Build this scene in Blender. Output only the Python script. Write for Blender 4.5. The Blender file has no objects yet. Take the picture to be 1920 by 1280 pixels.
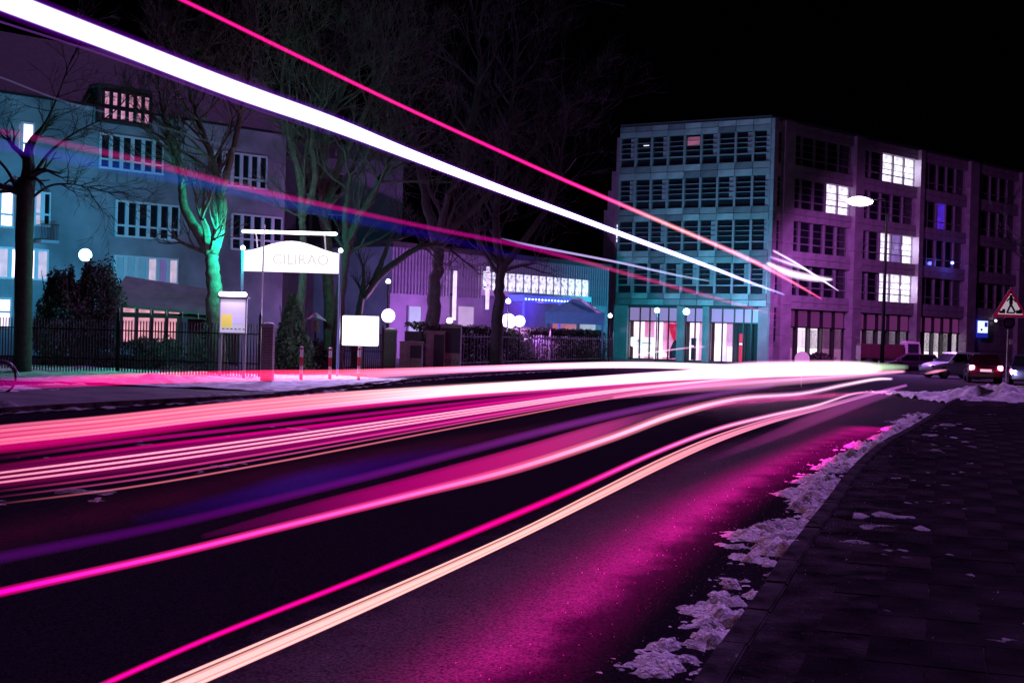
import bpy, bmesh, math, random
import numpy as np
from mathutils import Vector, Matrix, noise
random.seed(7)
S = bpy.context.scene
COL = S.collection
R = math.radians
# ------------------------------------------------------------------ camera
F_PX, HOR0, ROLL, CAMZ = 2400.0, 624.0, 0.028, 1.8
pitch = math.atan((640.0 - HOR0) / F_PX)
fwd = Vector((0, math.cos(pitch), -math.sin(pitch)))
side = Vector((1, 0, 0))
up0 = side.cross(fwd)
camR = (side * math.cos(ROLL) + up0 * math.sin(ROLL)).normalized()
camU = (up0 * math.cos(ROLL) - side * math.sin(ROLL)).normalized()
cam = bpy.data.cameras.new('camera'); cam.sensor_width = 36.0; cam.lens = 36.0 * F_PX / 1920.0
cam.clip_start = 0.05; cam.clip_end = 3000
camo = bpy.data.objects.new('camera', cam); COL.objects.link(camo)
M = Matrix((( camR.x, camU.x, -fwd.x, 0), (camR.y, camU.y, -fwd.y, 0), (camR.z, camU.z, -fwd.z, CAMZ), (0, 0, 0, 1)))
camo.matrix_world = M
S.camera = camo
# ------------------------------------------------------------------ world, added violet sun lamp, exposure
W = bpy.data.worlds.new('World'); S.world = W; W.use_nodes = True
nt = W.node_tree
for n in list(nt.nodes): nt.nodes.remove(n)
wo = nt.nodes.new('ShaderNodeOutputWorld'); bg = nt.nodes.new('ShaderNodeBackground')
sky = nt.nodes.new('ShaderNodeTexSky'); sky.sky_type = 'NISHITA'; sky.sun_disc = False
SUN_EL, SUN_AZ = R(50), R(36)
sky.sun_elevation = SUN_EL; sky.sun_rotation = SUN_AZ
tint = nt.nodes.new('ShaderNodeMix'); tint.data_type = 'RGBA'; tint.blend_type = 'MULTIPLY'; tint.inputs[0].default_value = 1.0
tint.inputs[7].default_value = (.35, .12, 1.0, 1)
nt.links.new(sky.outputs[0], tint.inputs[6]); nt.links.new(tint.outputs[2], bg.inputs[0]); bg.inputs[1].default_value = 0.00005
nt.links.new(bg.outputs[0], wo.inputs[0])
sl = bpy.data.lights.new('violet_fill_sun', 'SUN'); sl.energy = 1.7; sl.angle = R(3); sl.color = (0.62, 0.25, 1.0)  # violet sun lamp added to light the snow and leave facades dark
so = bpy.data.objects.new('violet_fill_sun', sl); COL.objects.link(so)
sd = Vector((math.sin(SUN_AZ) * math.cos(SUN_EL), math.cos(SUN_AZ) * math.cos(SUN_EL), math.sin(SUN_EL)))
so.rotation_euler = sd.to_track_quat('Z', 'Y').to_euler()
S.view_settings.view_transform = 'Standard'; S.view_settings.look = 'None'
S.view_settings.exposure = 0.0; S.view_settings.gamma = 1.0; S.view_settings.use_curve_mapping = False
S.render.engine = 'CYCLES'
S.cycles.use_denoising = True
S.cycles.transparent_max_bounces = 48
S.cycles.max_bounces = 5; S.cycles.diffuse_bounces = 2; S.cycles.glossy_bounces = 3
S.cycles.sample_clamp_indirect = 3.0
S.cycles.use_light_tree = True

# ------------------------------------------------------------------ pixel <-> world helpers
def ray(px, py):
    return fwd + camR * ((px - 960.0) / F_PX) + camU * ((640.0 - py) / F_PX)
CP = Vector((0, 0, CAMZ))
def at(px, py, Y):
    d = ray(px, py); return CP + d * (Y / d.y)
def on(px, py, z=0.0):
    d = ray(px, py); return CP + d * ((z - CAMZ) / d.z)
# ------------------------------------------------------------------ materials
MATS = {}
def mat(name, col=(0.5, 0.5, 0.5), rough=0.6, metal=0.0, emit=None, estr=0.0, vary=0.0, vscale=3.0, bump=0.0, bscale=20.0, col2=None, coat=0.0, spec=0.5, sample=True):
    if name in MATS: return MATS[name]
    m = bpy.data.materials.new(name); m.use_nodes = True; t = m.node_tree; b = t.nodes['Principled BSDF']
    b.inputs['Base Color'].default_value = (*col, 1); b.inputs['Roughness'].default_value = rough; b.inputs['Metallic'].default_value = metal
    b.inputs['Specular IOR Level'].default_value = spec
    b.inputs['Coat Weight'].default_value = coat
    tc = t.nodes.new('ShaderNodeTexCoord')
    if vary or col2:
        nz = t.nodes.new('ShaderNodeTexNoise'); nz.inputs['Scale'].default_value = vscale; nz.inputs['Detail'].default_value = 6
        t.links.new(tc.outputs['Object'], nz.inputs['Vector'])
        cr = t.nodes.new('ShaderNodeValToRGB'); t.links.new(nz.outputs['Fac'], cr.inputs[0])
        c2 = col2 if col2 else tuple(c * (1 - vary) for c in col)
        cr.color_ramp.elements[0].position = 0.35; cr.color_ramp.elements[1].position = 0.65
        cr.color_ramp.elements[0].color = (*c2, 1); cr.color_ramp.elements[1].color = (*col, 1)
        t.links.new(cr.outputs[0], b.inputs['Base Color'])
    if bump:
        n2 = t.nodes.new('ShaderNodeTexNoise'); n2.inputs['Scale'].default_value = bscale; n2.inputs['Detail'].default_value = 5
        t.links.new(tc.outputs['Object'], n2.inputs['Vector'])
        bp = t.nodes.new('ShaderNodeBump'); bp.inputs['Strength'].default_value = bump; bp.inputs['Distance'].default_value = 0.03
        t.links.new(n2.outputs['Fac'], bp.inputs['Height']); t.links.new(bp.outputs[0], b.inputs['Normal'])
    if emit:
        b.inputs['Emission Color'].default_value = (*emit, 1); b.inputs['Emission Strength'].default_value = estr
        if not sample: m.cycles.emission_sampling = 'NONE'
    MATS[name] = m; return m
def lit(name, col, s, sc=2.0, lo=0.5, sample=True):
    """a lit interior: emission varied by big soft noise (curtains, furniture)"""
    if name in MATS: return MATS[name]
    m = bpy.data.materials.new(name); m.use_nodes = True; t = m.node_tree; b = t.nodes['Principled BSDF']
    b.inputs['Base Color'].default_value = (0.3, 0.3, 0.3, 1)
    tc = t.nodes.new('ShaderNodeTexCoord'); nz = t.nodes.new('ShaderNodeTexNoise'); nz.inputs['Scale'].default_value = sc; nz.inputs['Detail'].default_value = 3
    t.links.new(tc.outputs['Object'], nz.inputs['Vector'])
    mr = t.nodes.new('ShaderNodeMapRange'); mr.inputs[1].default_value = .3; mr.inputs[2].default_value = .7; mr.inputs[3].default_value = s * lo; mr.inputs[4].default_value = s
    t.links.new(nz.outputs['Fac'], mr.inputs[0]); t.links.new(mr.outputs[0], b.inputs['Emission Strength'])
    b.inputs['Emission Color'].default_value = (*col, 1)
    if not sample: m.cycles.emission_sampling = 'NONE'
    MATS[name] = m; return m
def glow_mat(name, strength, sample=False):
    """additive long-exposure light: colour stored along the trail"""
    m = bpy.data.materials.new(name); m.use_nodes = True; t = m.node_tree
    for n in list(t.nodes): t.nodes.remove(n)
    o = t.nodes.new('ShaderNodeOutputMaterial'); e = t.nodes.new('ShaderNodeEmission'); tr = t.nodes.new('ShaderNodeBsdfTransparent')
    a = t.nodes.new('ShaderNodeAddShader'); at_ = t.nodes.new('ShaderNodeAttribute'); at_.attribute_name = 'glow'
    t.links.new(at_.outputs['Color'], e.inputs[0]); e.inputs[1].default_value = strength
    t.links.new(e.outputs[0], a.inputs[0]); t.links.new(tr.outputs[0], a.inputs[1]); t.links.new(a.outputs[0], o.inputs[0])
    m.cycles.emission_sampling = 'FRONT' if sample else 'NONE'
    return m

def asphalt():
    m = bpy.data.materials.new('asphalt'); m.use_nodes = True; t = m.node_tree; b = t.nodes['Principled BSDF']
    L = t.links; N = t.nodes.new
    tc = N('ShaderNodeTexCoord'); ac = N('ShaderNodeAttribute'); ac.attribute_name = 'road_light'
    n1 = N('ShaderNodeTexNoise'); n1.inputs['Scale'].default_value = 0.7; n1.inputs['Detail'].default_value = 7; n1.inputs['Roughness'].default_value = .6
    n2 = N('ShaderNodeTexNoise'); n2.inputs['Scale'].default_value = 60; n2.inputs['Detail'].default_value = 3
    n3 = N('ShaderNodeTexNoise'); n3.inputs['Scale'].default_value = 2.2; n3.inputs['Detail'].default_value = 8; n3.inputs['Roughness'].default_value = .75
    for n in (n1, n2, n3): L.new(tc.outputs['Object'], n.inputs['Vector'])
    # painted road light + noise -> mask
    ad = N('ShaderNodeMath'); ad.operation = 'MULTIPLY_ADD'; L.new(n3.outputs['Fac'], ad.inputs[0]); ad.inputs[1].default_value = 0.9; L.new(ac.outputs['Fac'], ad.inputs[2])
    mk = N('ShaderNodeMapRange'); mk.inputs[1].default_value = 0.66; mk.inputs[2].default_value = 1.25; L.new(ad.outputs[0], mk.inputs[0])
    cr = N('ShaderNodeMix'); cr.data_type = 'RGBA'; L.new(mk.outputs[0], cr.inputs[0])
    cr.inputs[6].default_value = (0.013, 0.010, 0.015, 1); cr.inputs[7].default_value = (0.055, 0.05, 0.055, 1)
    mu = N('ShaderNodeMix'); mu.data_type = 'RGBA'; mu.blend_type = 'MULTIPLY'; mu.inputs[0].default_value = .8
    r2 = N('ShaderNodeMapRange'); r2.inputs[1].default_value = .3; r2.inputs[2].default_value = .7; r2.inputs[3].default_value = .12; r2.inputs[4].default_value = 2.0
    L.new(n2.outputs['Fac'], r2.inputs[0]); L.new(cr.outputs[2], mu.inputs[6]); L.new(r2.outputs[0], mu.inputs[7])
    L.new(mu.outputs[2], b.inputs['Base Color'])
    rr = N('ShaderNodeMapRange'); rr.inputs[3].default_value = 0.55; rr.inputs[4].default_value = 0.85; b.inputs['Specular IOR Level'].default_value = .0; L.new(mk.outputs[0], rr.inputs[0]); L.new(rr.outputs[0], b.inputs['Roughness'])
    bp = N('ShaderNodeBump'); bp.inputs['Strength'].default_value = .5; bp.inputs['Distance'].default_value = .01
    L.new(n2.outputs['Fac'], bp.inputs['Height'])
    bp2 = N('ShaderNodeBump'); bp2.inputs['Strength'].default_value = .35; bp2.inputs['Distance'].default_value = .05
    L.new(n1.outputs['Fac'], bp2.inputs['Height']); L.new(bp.outputs[0], bp2.inputs['Normal']); L.new(bp2.outputs[0], b.inputs['Normal'])
    return m
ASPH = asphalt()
def snow_mat(name, c=(0.75, 0.75, 0.8), dirt=(0.16, 0.14, 0.15), lo=.38, hi=.62):
    m = bpy.data.materials.new(name); m.use_nodes = True; t = m.node_tree; b = t.nodes['Principled BSDF']; L = t.links; N = t.nodes.new
    tc = N('ShaderNodeTexCoord')
    n1 = N('ShaderNodeTexNoise'); n1.inputs['Scale'].default_value = 2.5; n1.inputs['Detail'].default_value = 9; n1.inputs['Roughness'].default_value = .7
    n2 = N('ShaderNodeTexNoise'); n2.inputs['Scale'].default_value = 38; n2.inputs['Detail'].default_value = 8
    L.new(tc.outputs['Object'], n1.inputs['Vector']); L.new(tc.outputs['Object'], n2.inputs['Vector'])
    cr = N('ShaderNodeValToRGB'); cr.color_ramp.elements[0].position = lo; cr.color_ramp.elements[1].position = hi
    cr.color_ramp.elements[0].color = (*dirt, 1); cr.color_ramp.elements[1].color = (*c, 1)
    L.new(n1.outputs['Fac'], cr.inputs[0]); L.new(cr.outputs[0], b.inputs['Base Color'])
    b.inputs['Roughness'].default_value = .7
    bp = N('ShaderNodeBump'); bp.inputs['Strength'].default_value = 1.0; bp.inputs['Distance'].default_value = .05
    L.new(n2.outputs['Fac'], bp.inputs['Height']); L.new(bp.outputs[0], b.inputs['Normal'])
    return m
SNOW = snow_mat('snow', (.8, .78, .84), (.30, .28, .31), .36, .56); SLUSH = snow_mat('slush', (.4, .38, .42), (.04, .04, .045), .42, .66)
# ------------------------------------------------------------------ object helpers
def tag(o, label=None, cat=None, group=None, kind=None):
    if label: o['label'] = label
    if cat: o['category'] = cat
    if group: o['group'] = group
    if kind: o['kind'] = kind
    return o
def empty(name, loc=(0, 0, 0), rz=0.0, **kw):
    o = bpy.data.objects.new(name, None); COL.objects.link(o); o.location = loc; o.rotation_euler = (0, 0, rz); o.empty_display_size = .3
    return tag(o, **kw)
def link(name, me, parent=None, loc=None, rot=None):
    o = bpy.data.objects.new(name, me); COL.objects.link(o)
    if parent is not None: o.parent = parent
    if loc is not None: o.location = loc
    if rot is not None: o.rotation_euler = rot
    return o
BOXC = {}
def box_mesh(w, d, h, m, bev=0.0):
    k = (round(w, 3), round(d, 3), round(h, 3), m.name, bev)
    if k in BOXC: return BOXC[k]
    bm = bmesh.new(); bmesh.ops.create_cube(bm, size=1.0); bmesh.ops.scale(bm, vec=(w, d, h), verts=bm.verts)
    if bev: bmesh.ops.bevel(bm, geom=bm.edges[:], offset=bev, segments=2, affect='EDGES')
    me = bpy.data.meshes.new('box'); bm.to_mesh(me); bm.free(); me.materials.append(m)
    BOXC[k] = me; return me
def B(name, m, parent, x0, x1, y0, y1, z0, z1, bev=0.0):
    return link(name, box_mesh(abs(x1 - x0), abs(y1 - y0), abs(z1 - z0), m, bev), parent, ((x0 + x1) / 2, (y0 + y1) / 2, (z0 + z1) / 2))
def mesh_from(name, verts, faces, m, smooth=False):
    me = bpy.data.meshes.new(name); me.from_pydata([tuple(v) for v in verts], [], faces); me.materials.append(m)
    if smooth: me.polygons.foreach_set('use_smooth', [True] * len(me.polygons))
    me.update(); return me
def tube_geo(pts, rads, n=8, cap=True):
    V, Fc = [], []; prev = None
    for i, p in enumerate(pts):
        a = pts[max(0, i - 1)]; b = pts[min(len(pts) - 1, i + 1)]; t = (b - a)
        if t.length < 1e-9: t = Vector((0, 0, 1))
        t.normalize()
        ref = prev if prev is not None else (Vector((0, 0, 1)) if abs(t.z) < .9 else Vector((1, 0, 0)))
        s = t.cross(ref)
        if s.length < 1e-5: s = t.cross(Vector((1, 0, 0.3)))
        s.normalize(); u = s.cross(t).normalized(); prev = u
        for k in range(n):
            an = 2 * math.pi * k / n
            V.append(p + s * (math.cos(an) * rads[i]) + u * (math.sin(an) * rads[i]))
    for i in range(len(pts) - 1):
        for k in range(n):
            a = i * n + k; b = i * n + (k + 1) % n; Fc.append((a, b, b + n, a + n))
    if cap and n > 2:
        Fc.append(tuple(range(n))[::-1]); Fc.append(tuple(range((len(pts) - 1) * n, len(pts) * n)))
    return V, Fc
class G:
    def __init__(s): s.V = []; s.F = []
    def add(s, V, Fc):
        o = len(s.V); s.V += list(V); s.F += [tuple(i + o for i in f) for f in Fc]
    def tube(s, pts, r, n=8, cap=True):
        pts = [Vector(p) for p in pts]
        rr = r if isinstance(r, (list, tuple)) else [r] * len(pts)
        s.add(*tube_geo(pts, rr, n, cap))
    def box(s, x0, x1, y0, y1, z0, z1):
        s.add([(x0, y0, z0), (x1, y0, z0), (x1, y1, z0), (x0, y1, z0), (x0, y0, z1), (x1, y0, z1), (x1, y1, z1), (x0, y1, z1)],
              [(0, 3, 2, 1), (4, 5, 6, 7), (0, 1, 5, 4), (1, 2, 6, 5), (2, 3, 7, 6), (3, 0, 4, 7)])
    def prism(s, poly, y0, y1):
        """poly in (x,z), extruded along y"""
        n = len(poly)
        V = [(x, y0, z) for x, z in poly] + [(x, y1, z) for x, z in poly]
        Fc = [tuple(range(n)), tuple(range(2 * n - 1, n - 1, -1))] + [(i, i + n, (i + 1) % n + n, (i + 1) % n) for i in range(n)]
        s.add(V, Fc)
    def build(s, name, m, parent=None, smooth=False, loc=None, rot=None):
        return link(name, mesh_from(name, s.V, s.F, m, smooth), parent, loc, rot)
def sphere(name, m, parent, loc, r, sc=(1, 1, 1)):
    bm = bmesh.new(); bmesh.ops.create_uvsphere(bm, u_segments=16, v_segments=10, radius=r); bmesh.ops.scale(bm, vec=sc, verts=bm.verts)
    me = bpy.data.meshes.new(name); bm.to_mesh(me); bm.free(); me.materials.append(m)
    me.polygons.foreach_set('use_smooth', [True] * len(me.polygons))
    return link(name, me, parent, loc)
def lamp(parent, loc, col, power, r=0.15, kind='POINT', name='bulb_or_fill', rot=None, size=None, spot=None):
    l = bpy.data.lights.new(name, kind); l.energy = power; l.color = col
    if kind == 'AREA':
        l.shape = 'RECTANGLE'; l.size, l.size_y = size; l.spread = R(84)
    else: l.shadow_soft_size = r
    if spot: l.spot_size = R(spot); l.spot_blend = .6
    o = bpy.data.objects.new(name, l); COL.objects.link(o)
    if parent is not None: o.parent = parent
    o.location = loc
    if rot is not None: o.rotation_euler = rot
    return o
def text_obj(name, s, m, parent, loc, size, rot=(math.pi / 2, 0, 0), ext=0.004, align='CENTER'):
    c = bpy.data.curves.new(name, 'FONT'); c.body = s; c.size = size; c.extrude = ext; c.align_x = align; c.align_y = 'CENTER'; c.resolution_u = 2
    o = bpy.data.objects.new(name, c); COL.objects.link(o)
    bpy.context.view_layer.update()
    dg = bpy.context.evaluated_depsgraph_get(); me = bpy.data.meshes.new_from_object(o.evaluated_get(dg)); bpy.data.objects.remove(o)
    me.materials.clear(); me.materials.append(m)
    return link(name, me, parent, loc, rot)
def spline(P, n):
    """Catmull-Rom through tuples of any length"""
    P = [np.array(p, float) for p in P]; out = []
    seg = len(P) - 1
    for i in range(n):
        u = i / (n - 1) * seg; k = min(int(u), seg - 1); t = u - k
        p1, p2 = P[k], P[k + 1]; p0 = P[k - 1] if k > 0 else 2 * p1 - p2; p3 = P[k + 2] if k + 2 < len(P) else 2 * p2 - p1
        out.append(.5 * ((2 * p1) + (-p0 + p2) * t + (2 * p0 - 5 * p1 + 4 * p2 - p3) * t * t + (-p0 + 3 * p1 - 3 * p2 + p3) * t ** 3))
    return out
# ================================================================== GROUND, ROAD, PAVEMENTS
right_px = [(1180, 1700), (1290, 1450), (1386, 1272), (1472, 1130), (1510, 1059), (1547, 1002), (1577, 957), (1622, 886), (1675, 837), (1742, 797), (1785, 762), (1830, 744), (1900, 736), (2100, 735)]
left_px = [(-500, 810), (-200, 793), (0, 775), (250, 760), (520, 745), (700, 722), (900, 704), (1160, 690), (1400, 688), (1650, 690)]
RK = [on(*p) for p in right_px]; RK[0] = RK[1] + (RK[1] - RK[2]) * 3
LK = [on(*p) for p in left_px]
RKs = [Vector(p) for p in spline(RK, 90)]
LKs = [Vector(p) for p in spline(LK, 70)]
earth = mat('frozen_ground', (.05, .045, .05), .9, vary=.5, vscale=.3)
V = [(-220, -25, -.03), (220, -25, -.03), (220, 265, -.03), (-220, 265, -.03)]
g = link('ground', mesh_from('ground', V, [(0, 1, 2, 3)], earth)); tag(g, kind='structure')
# road: fine grid, with trail light and violet sheen painted in as lighter asphalt
def seg_dist(p, poly):
    best = 1e9
    for i in range(len(poly) - 1):
        a, b = poly[i], poly[i + 1]; d = (b - a).to_2d(); L2 = d.length_squared
        t = max(0, min(1, (p - a.to_2d()).dot(d) / L2)) if L2 > 0 else 0
        q = a.to_2d() + d * t; dd = (p - q).length
        if dd < best: best = dd; bi = i; sg = d.x * (p.y - a.y) - d.y * (p.x - a.x)
    return best, sg
RK2 = [p.to_2d() for p in RKs]
xs = np.arange(-40, 62, 0.5); ys = np.concatenate([np.arange(-12, 40, .5), np.arange(40, 125, 1.5)])
RV = []; RF = []; road_light = []
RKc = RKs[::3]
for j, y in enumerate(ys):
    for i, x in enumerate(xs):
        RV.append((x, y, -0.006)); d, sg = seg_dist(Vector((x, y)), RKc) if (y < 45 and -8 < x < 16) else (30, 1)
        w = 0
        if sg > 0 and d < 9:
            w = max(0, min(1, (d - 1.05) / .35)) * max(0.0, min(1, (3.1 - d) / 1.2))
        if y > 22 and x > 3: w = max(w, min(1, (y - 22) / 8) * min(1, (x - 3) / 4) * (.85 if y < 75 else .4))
        road_light.append(w)
nx = len(xs)
for j in range(len(ys) - 1):
    for i in range(nx - 1):
        a = j * nx + i; RF.append((a, a + 1, a + nx + 1, a + nx))
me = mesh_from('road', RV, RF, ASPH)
ca = me.color_attributes.new('road_light', 'FLOAT_COLOR', 'POINT'); ca.data.foreach_set('color', np.repeat(np.array(road_light), 4).astype(np.float32))
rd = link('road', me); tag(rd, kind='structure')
# pavements
def strip(a, b, z, m, name, drop):
    V = []; F_ = []
    for p, q in zip(a, b): V += [(p.x, p.y, z), (q.x, q.y, z)]
    for i in range(len(a) - 1): F_.append((2 * i, 2 * i + 1, 2 * i + 3, 2 * i + 2))
    n = len(V)
    for p in a: V.append((p.x, p.y, -drop))
    for i in range(len(a) - 1): F_.append((2 * i, 2 * i + 2, n + i + 1, n + i))
    return link(name, mesh_from(name, V, F_, m))
pave_bed = mat('pavement_bed', (.05, .042, .05), .9, col2=(.010, .008, .010), vscale=3, bump=1.0, bscale=28, spec=.0)
rp = strip(RKs, [Vector((p.x + 30, p.y - 6, 0)) for p in RKs], .089, pave_bed, 'pavement', .05); tag(rp, kind='structure')
lp_m = mat('left_pavement', (.12, .11, .13), .85, col2=(.05, .045, .05), vscale=.8, bump=.4, bscale=14)
lp = strip(LKs, [Vector((p.x - 4, p.y + 60, 0)) for p in LKs], .10, lp_m, 'pavement', .05); tag(lp, kind='structure')
# kerbs: single stones
kerb_m = mat('kerb_granite', (.07, .06, .07), .8, vary=.7, vscale=5, bump=.5, bscale=40, spec=.0)
def kerb(poly, length, w, h, sidef):
    k = empty('kerb', poly[0], kind='structure'); acc = 0; cur = poly[0].copy(); o = poly[0]
    tot = 0; pts = [poly[0]]
    for i in range(1, len(poly)):
        d = (poly[i] - pts[-1])
        while d.length > length:
            pts.append(pts[-1] + d.normalized() * length); d = poly[i] - pts[-1]
    for a, b in zip(pts, pts[1:]):
        c = (a + b) / 2; an = math.atan2(b.y - a.y, b.x - a.x); nrm = Vector((-math.sin(an), math.cos(an), 0)) * sidef
        s = link('kerb_stone', box_mesh(length - .015, w, .22, kerb_m, .012), k, (c.x - o.x + nrm.x * w / 2, c.y - o.y + nrm.y * w / 2, h - .11 + random.uniform(-.006, .006) - o.z), (random.uniform(-.01, .01), 0, an + random.uniform(-.006, .006)))
    return pts
kp = kerb(RKs, 0.95, .16, .115, 1)
kl = kerb(LKs, 1.6, .16, .118, -1)
# paving slabs on the near pavement, laid along the kerb
slab_ms = [mat('paving_slab_%s' % n, c, .85, col2=c2, vscale=1.7, bump=.8, bscale=45, spec=.0) for n, c, c2 in (('dark', (.028, .024, .03), (.010, .008, .010)), ('grey', (.036, .031, .037), (.013, .011, .013)), ('warm', (.044, .035, .042), (.012, .009, .011)))]
base_dir = (on(1622, 886) - on(1386, 1272)); base_dir.z = 0; base_dir.normalize()
rt = Vector((base_dir.y, -base_dir.x, 0)); o0 = on(1386, 1272)
cells = []
def kerb_x(y):
    for a, b in zip(RKs, RKs[1:]):
        if a.y <= y <= b.y: return a.x + (b.x - a.x) * (y - a.y) / max(1e-6, b.y - a.y)
    return None
SL = .62
for r_ in range(-6, 52):
    for c_ in range(-14, 26):
        c = o0 + base_dir * (r_ * SL) + rt * (c_ * SL + (SL / 2 if r_ % 2 else 0)); kx = kerb_x(c.y)
        if kx is None or c.x < kx + .36: continue
        if c.y < 4.2 or c.x / max(c.y, 1) > .47: continue
        cells.append((c.y, c))
cells.sort(key=lambda t: t[0])
ang = math.atan2(base_dir.y, base_dir.x)
slab_me = [box_mesh(SL - .007, SL - .007, .05, m, .004) for m in slab_ms]
for i, (d, c) in enumerate(cells[:298]):
    link('paving_slab', random.choice(slab_me), rp, (c.x, c.y, .070 + random.uniform(-.002, .002)), (random.uniform(-.003, .003), random.uniform(-.003, .003), ang + random.uniform(-.008, .008)))
if len(cells) > 298:
    q = G()
    for d, c in cells[298:]:
        u = base_dir * (SL / 2 - .01); v = rt * (SL / 2 - .01); zz = .095 + random.uniform(-.002, .002)
        P4 = [c + u + v, c + u - v, c - u - v, c - u + v]
        q.add([(p.x, p.y, zz) for p in P4] + [(p.x, p.y, .06) for p in P4], [(0, 1, 2, 3), (0, 4, 5, 1), (1, 5, 6, 2), (2, 6, 7, 3), (3, 7, 4, 0)])
    tag(q.build('far_paving_slabs', slab_ms[0], rp), kind='stuff')
# snow as height fields whose low parts sink under the surface
def snowfield(name, poly, w0, w1, m, hfun, step=.08, base=0.0, along=None):
    V = []; F_ = []; nr = int((w1 - w0) / step) + 1
    P = [poly[0]]
    for i in range(1, len(poly)):
        d = poly[i] - P[-1]
        while d.length > step: P.append(P[-1] + d.normalized() * step); d = poly[i] - P[-1]
    for i, p in enumerate(P):
        t = (P[min(i + 1, len(P) - 1)] - P[max(i - 1, 0)]).normalized(); n_ = Vector((-t.y, t.x, 0))
        for k in range(nr):
            w = w0 + k * step; q = p + n_ * w
            V.append((q.x, q.y, base + hfun(q.x, q.y, w)))
    for i in range(len(P) - 1):
        for k in range(nr - 1):
            a = i * nr + k
            if max(V[a][2], V[a + 1][2], V[a + nr][2], V[a + nr + 1][2]) > base - .03: F_.append((a, a + 1, a + nr + 1, a + nr))
    o = link(name, mesh_from(name, V, F_, m, True)); tag(o, kind='stuff'); return o
def fb(x, y, s, oct=4):
    return noise.fractal(Vector((x * s, y * s, 3.1)), 1.0, 2.1, oct)
def gutter(x, y, w):
    # w>0 is the road side of the kerb line (left); stretched clumps
    prof = math.exp(-((w - .32) / (.42 + .25 * fb(x, y, .4, 2))) ** 2)
    patch = fb(x, y, .55, 3); d = fb(x + 9, y, 3.2, 5); e = fb(x, y + 7, 9, 3)
    st = fb(x * 1.0 - y * .35, y * 1.5, 2.6, 6)
    rag = fb(x, y + 4, 9, 5); gran = fb(x + 3, y, 17, 4)
    return prof * (.11 * (patch + .0) + .12 * st + .022) + .028 * rag * (.5 + prof) + .02 * gran * (.5 + prof) - .026 - .02 * (1 - prof)
o = snowfield('snow', [p for p in RKs if 3 < p.y < 34], -.05, 1.8, SNOW, gutter, .024); tag(o, label='ragged strip of dirty snow in the gutter beside the kerb', kind='stuff')
crumb = lambda x, y, w: .11 * fb(x, y, 2.5, 5) + .05 * fb(x, y, .5, 2) - .085
o = snowfield('snow', [p for p in RKs if 5 < p.y < 34], -1.4, -.18, SLUSH, crumb, .08, .105)
dust = lambda x, y, w: .02 * fb(x, y, 6, 5) + .022 * fb(x + 5, y, .8, 3) + .012 * fb(x, y, 19, 3) - .0225
o = snowfield('snow', [p for p in RKs if 5 < p.y < 26], -4.5, -.3, SLUSH, dust, .055, .093)
def bank(x, y, w):
    c = on(1850, 750); dx = (x - c.x - .8) / 2.6; dy = (y - c.y) / 3.0
    return .34 * math.exp(-(dx * dx + dy * dy)) * (1 + 1.3 * fb(x, y, 1.1, 4)) + .14 * fb(x, y, 2.4, 6) - .04
c0 = on(1850, 752)
o = snowfield('snow', [Vector((c0.x - 2.0, c0.y - 3.6, 0)), Vector((c0.x + 9, c0.y - 3.0, 0))], 0, 9, SNOW, bank, .13, .02)
# left side: snow on the driveway, along the far kerb, and slush rows between the lanes
dr = lambda x, y, w: .05 + .07 * fb(x, y, .5, 4) + .02 * fb(x, y, 3, 3) - .02 * max(0, abs(w - 7) - 6)
a_, b_ = on(505, 742), on(760, 716)
o = snowfield('snow', [a_, b_], -.3, 24, SNOW, dr, .3, .09)
lk = lambda x, y, w: .16 * math.exp(-((w - .5) / .5) ** 2) * (fb(x, y, .5, 3) + .55) + .05 * fb(x, y, 3, 4) - .05
o = snowfield('snow', [p for p in LKs if p.x > -14 and p.y < 95], -.4, 1.5, SLUSH, lk, .16, .06)
lk2 = lambda x, y, w: .3 * math.exp(-((w - 1.2) / .8) ** 2) * (fb(x, y, .35, 3) + .3) + .06 * fb(x, y, 3, 4) - .04
o = snowfield('snow', [on(-60, 752), on(120, 738), on(260, 730), on(420, 728)], 0, 2.6, SNOW, lk2, .15, .08)
row = lambda x, y, w: .07 * fb(x, y, 1.3, 5) + .03 * fb(x, y, 6, 3) - .035 - .03 * abs(w - .8)
for pts in ([(-60, 890), (150, 868), (420, 835), (700, 800)], [(-60, 975), (150, 945), (400, 905), (620, 862)]):
    snowfield('snow', [Vector(p) for p in spline([on(*p) for p in pts], 20)], 0, 1.6, SLUSH, row, .1, 0)
# frosty grit: small ice crumbs by the kerb
gr = G()
for i in range(2600):
    p = random.choice([q for q in RKs if 5 < q.y < 24]); x = p.x + random.gauss(.0, .6); y = p.y + random.uniform(-.6, .6); s = random.uniform(.002, .006)
    kx = kerb_x(y); zb = .105 if (kx is not None and x > kx) else 0
    gr.add([(x - s, y, zb), (x + s, y, zb), (x, y + s, zb), (x, y + s * .3, zb + s * 1.6)], [(0, 1, 3), (1, 2, 3), (2, 0, 3)])
tag(gr.build('ice_crumbs', mat('ice', (.8, .8, .85), .3)), kind='stuff')

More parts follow.
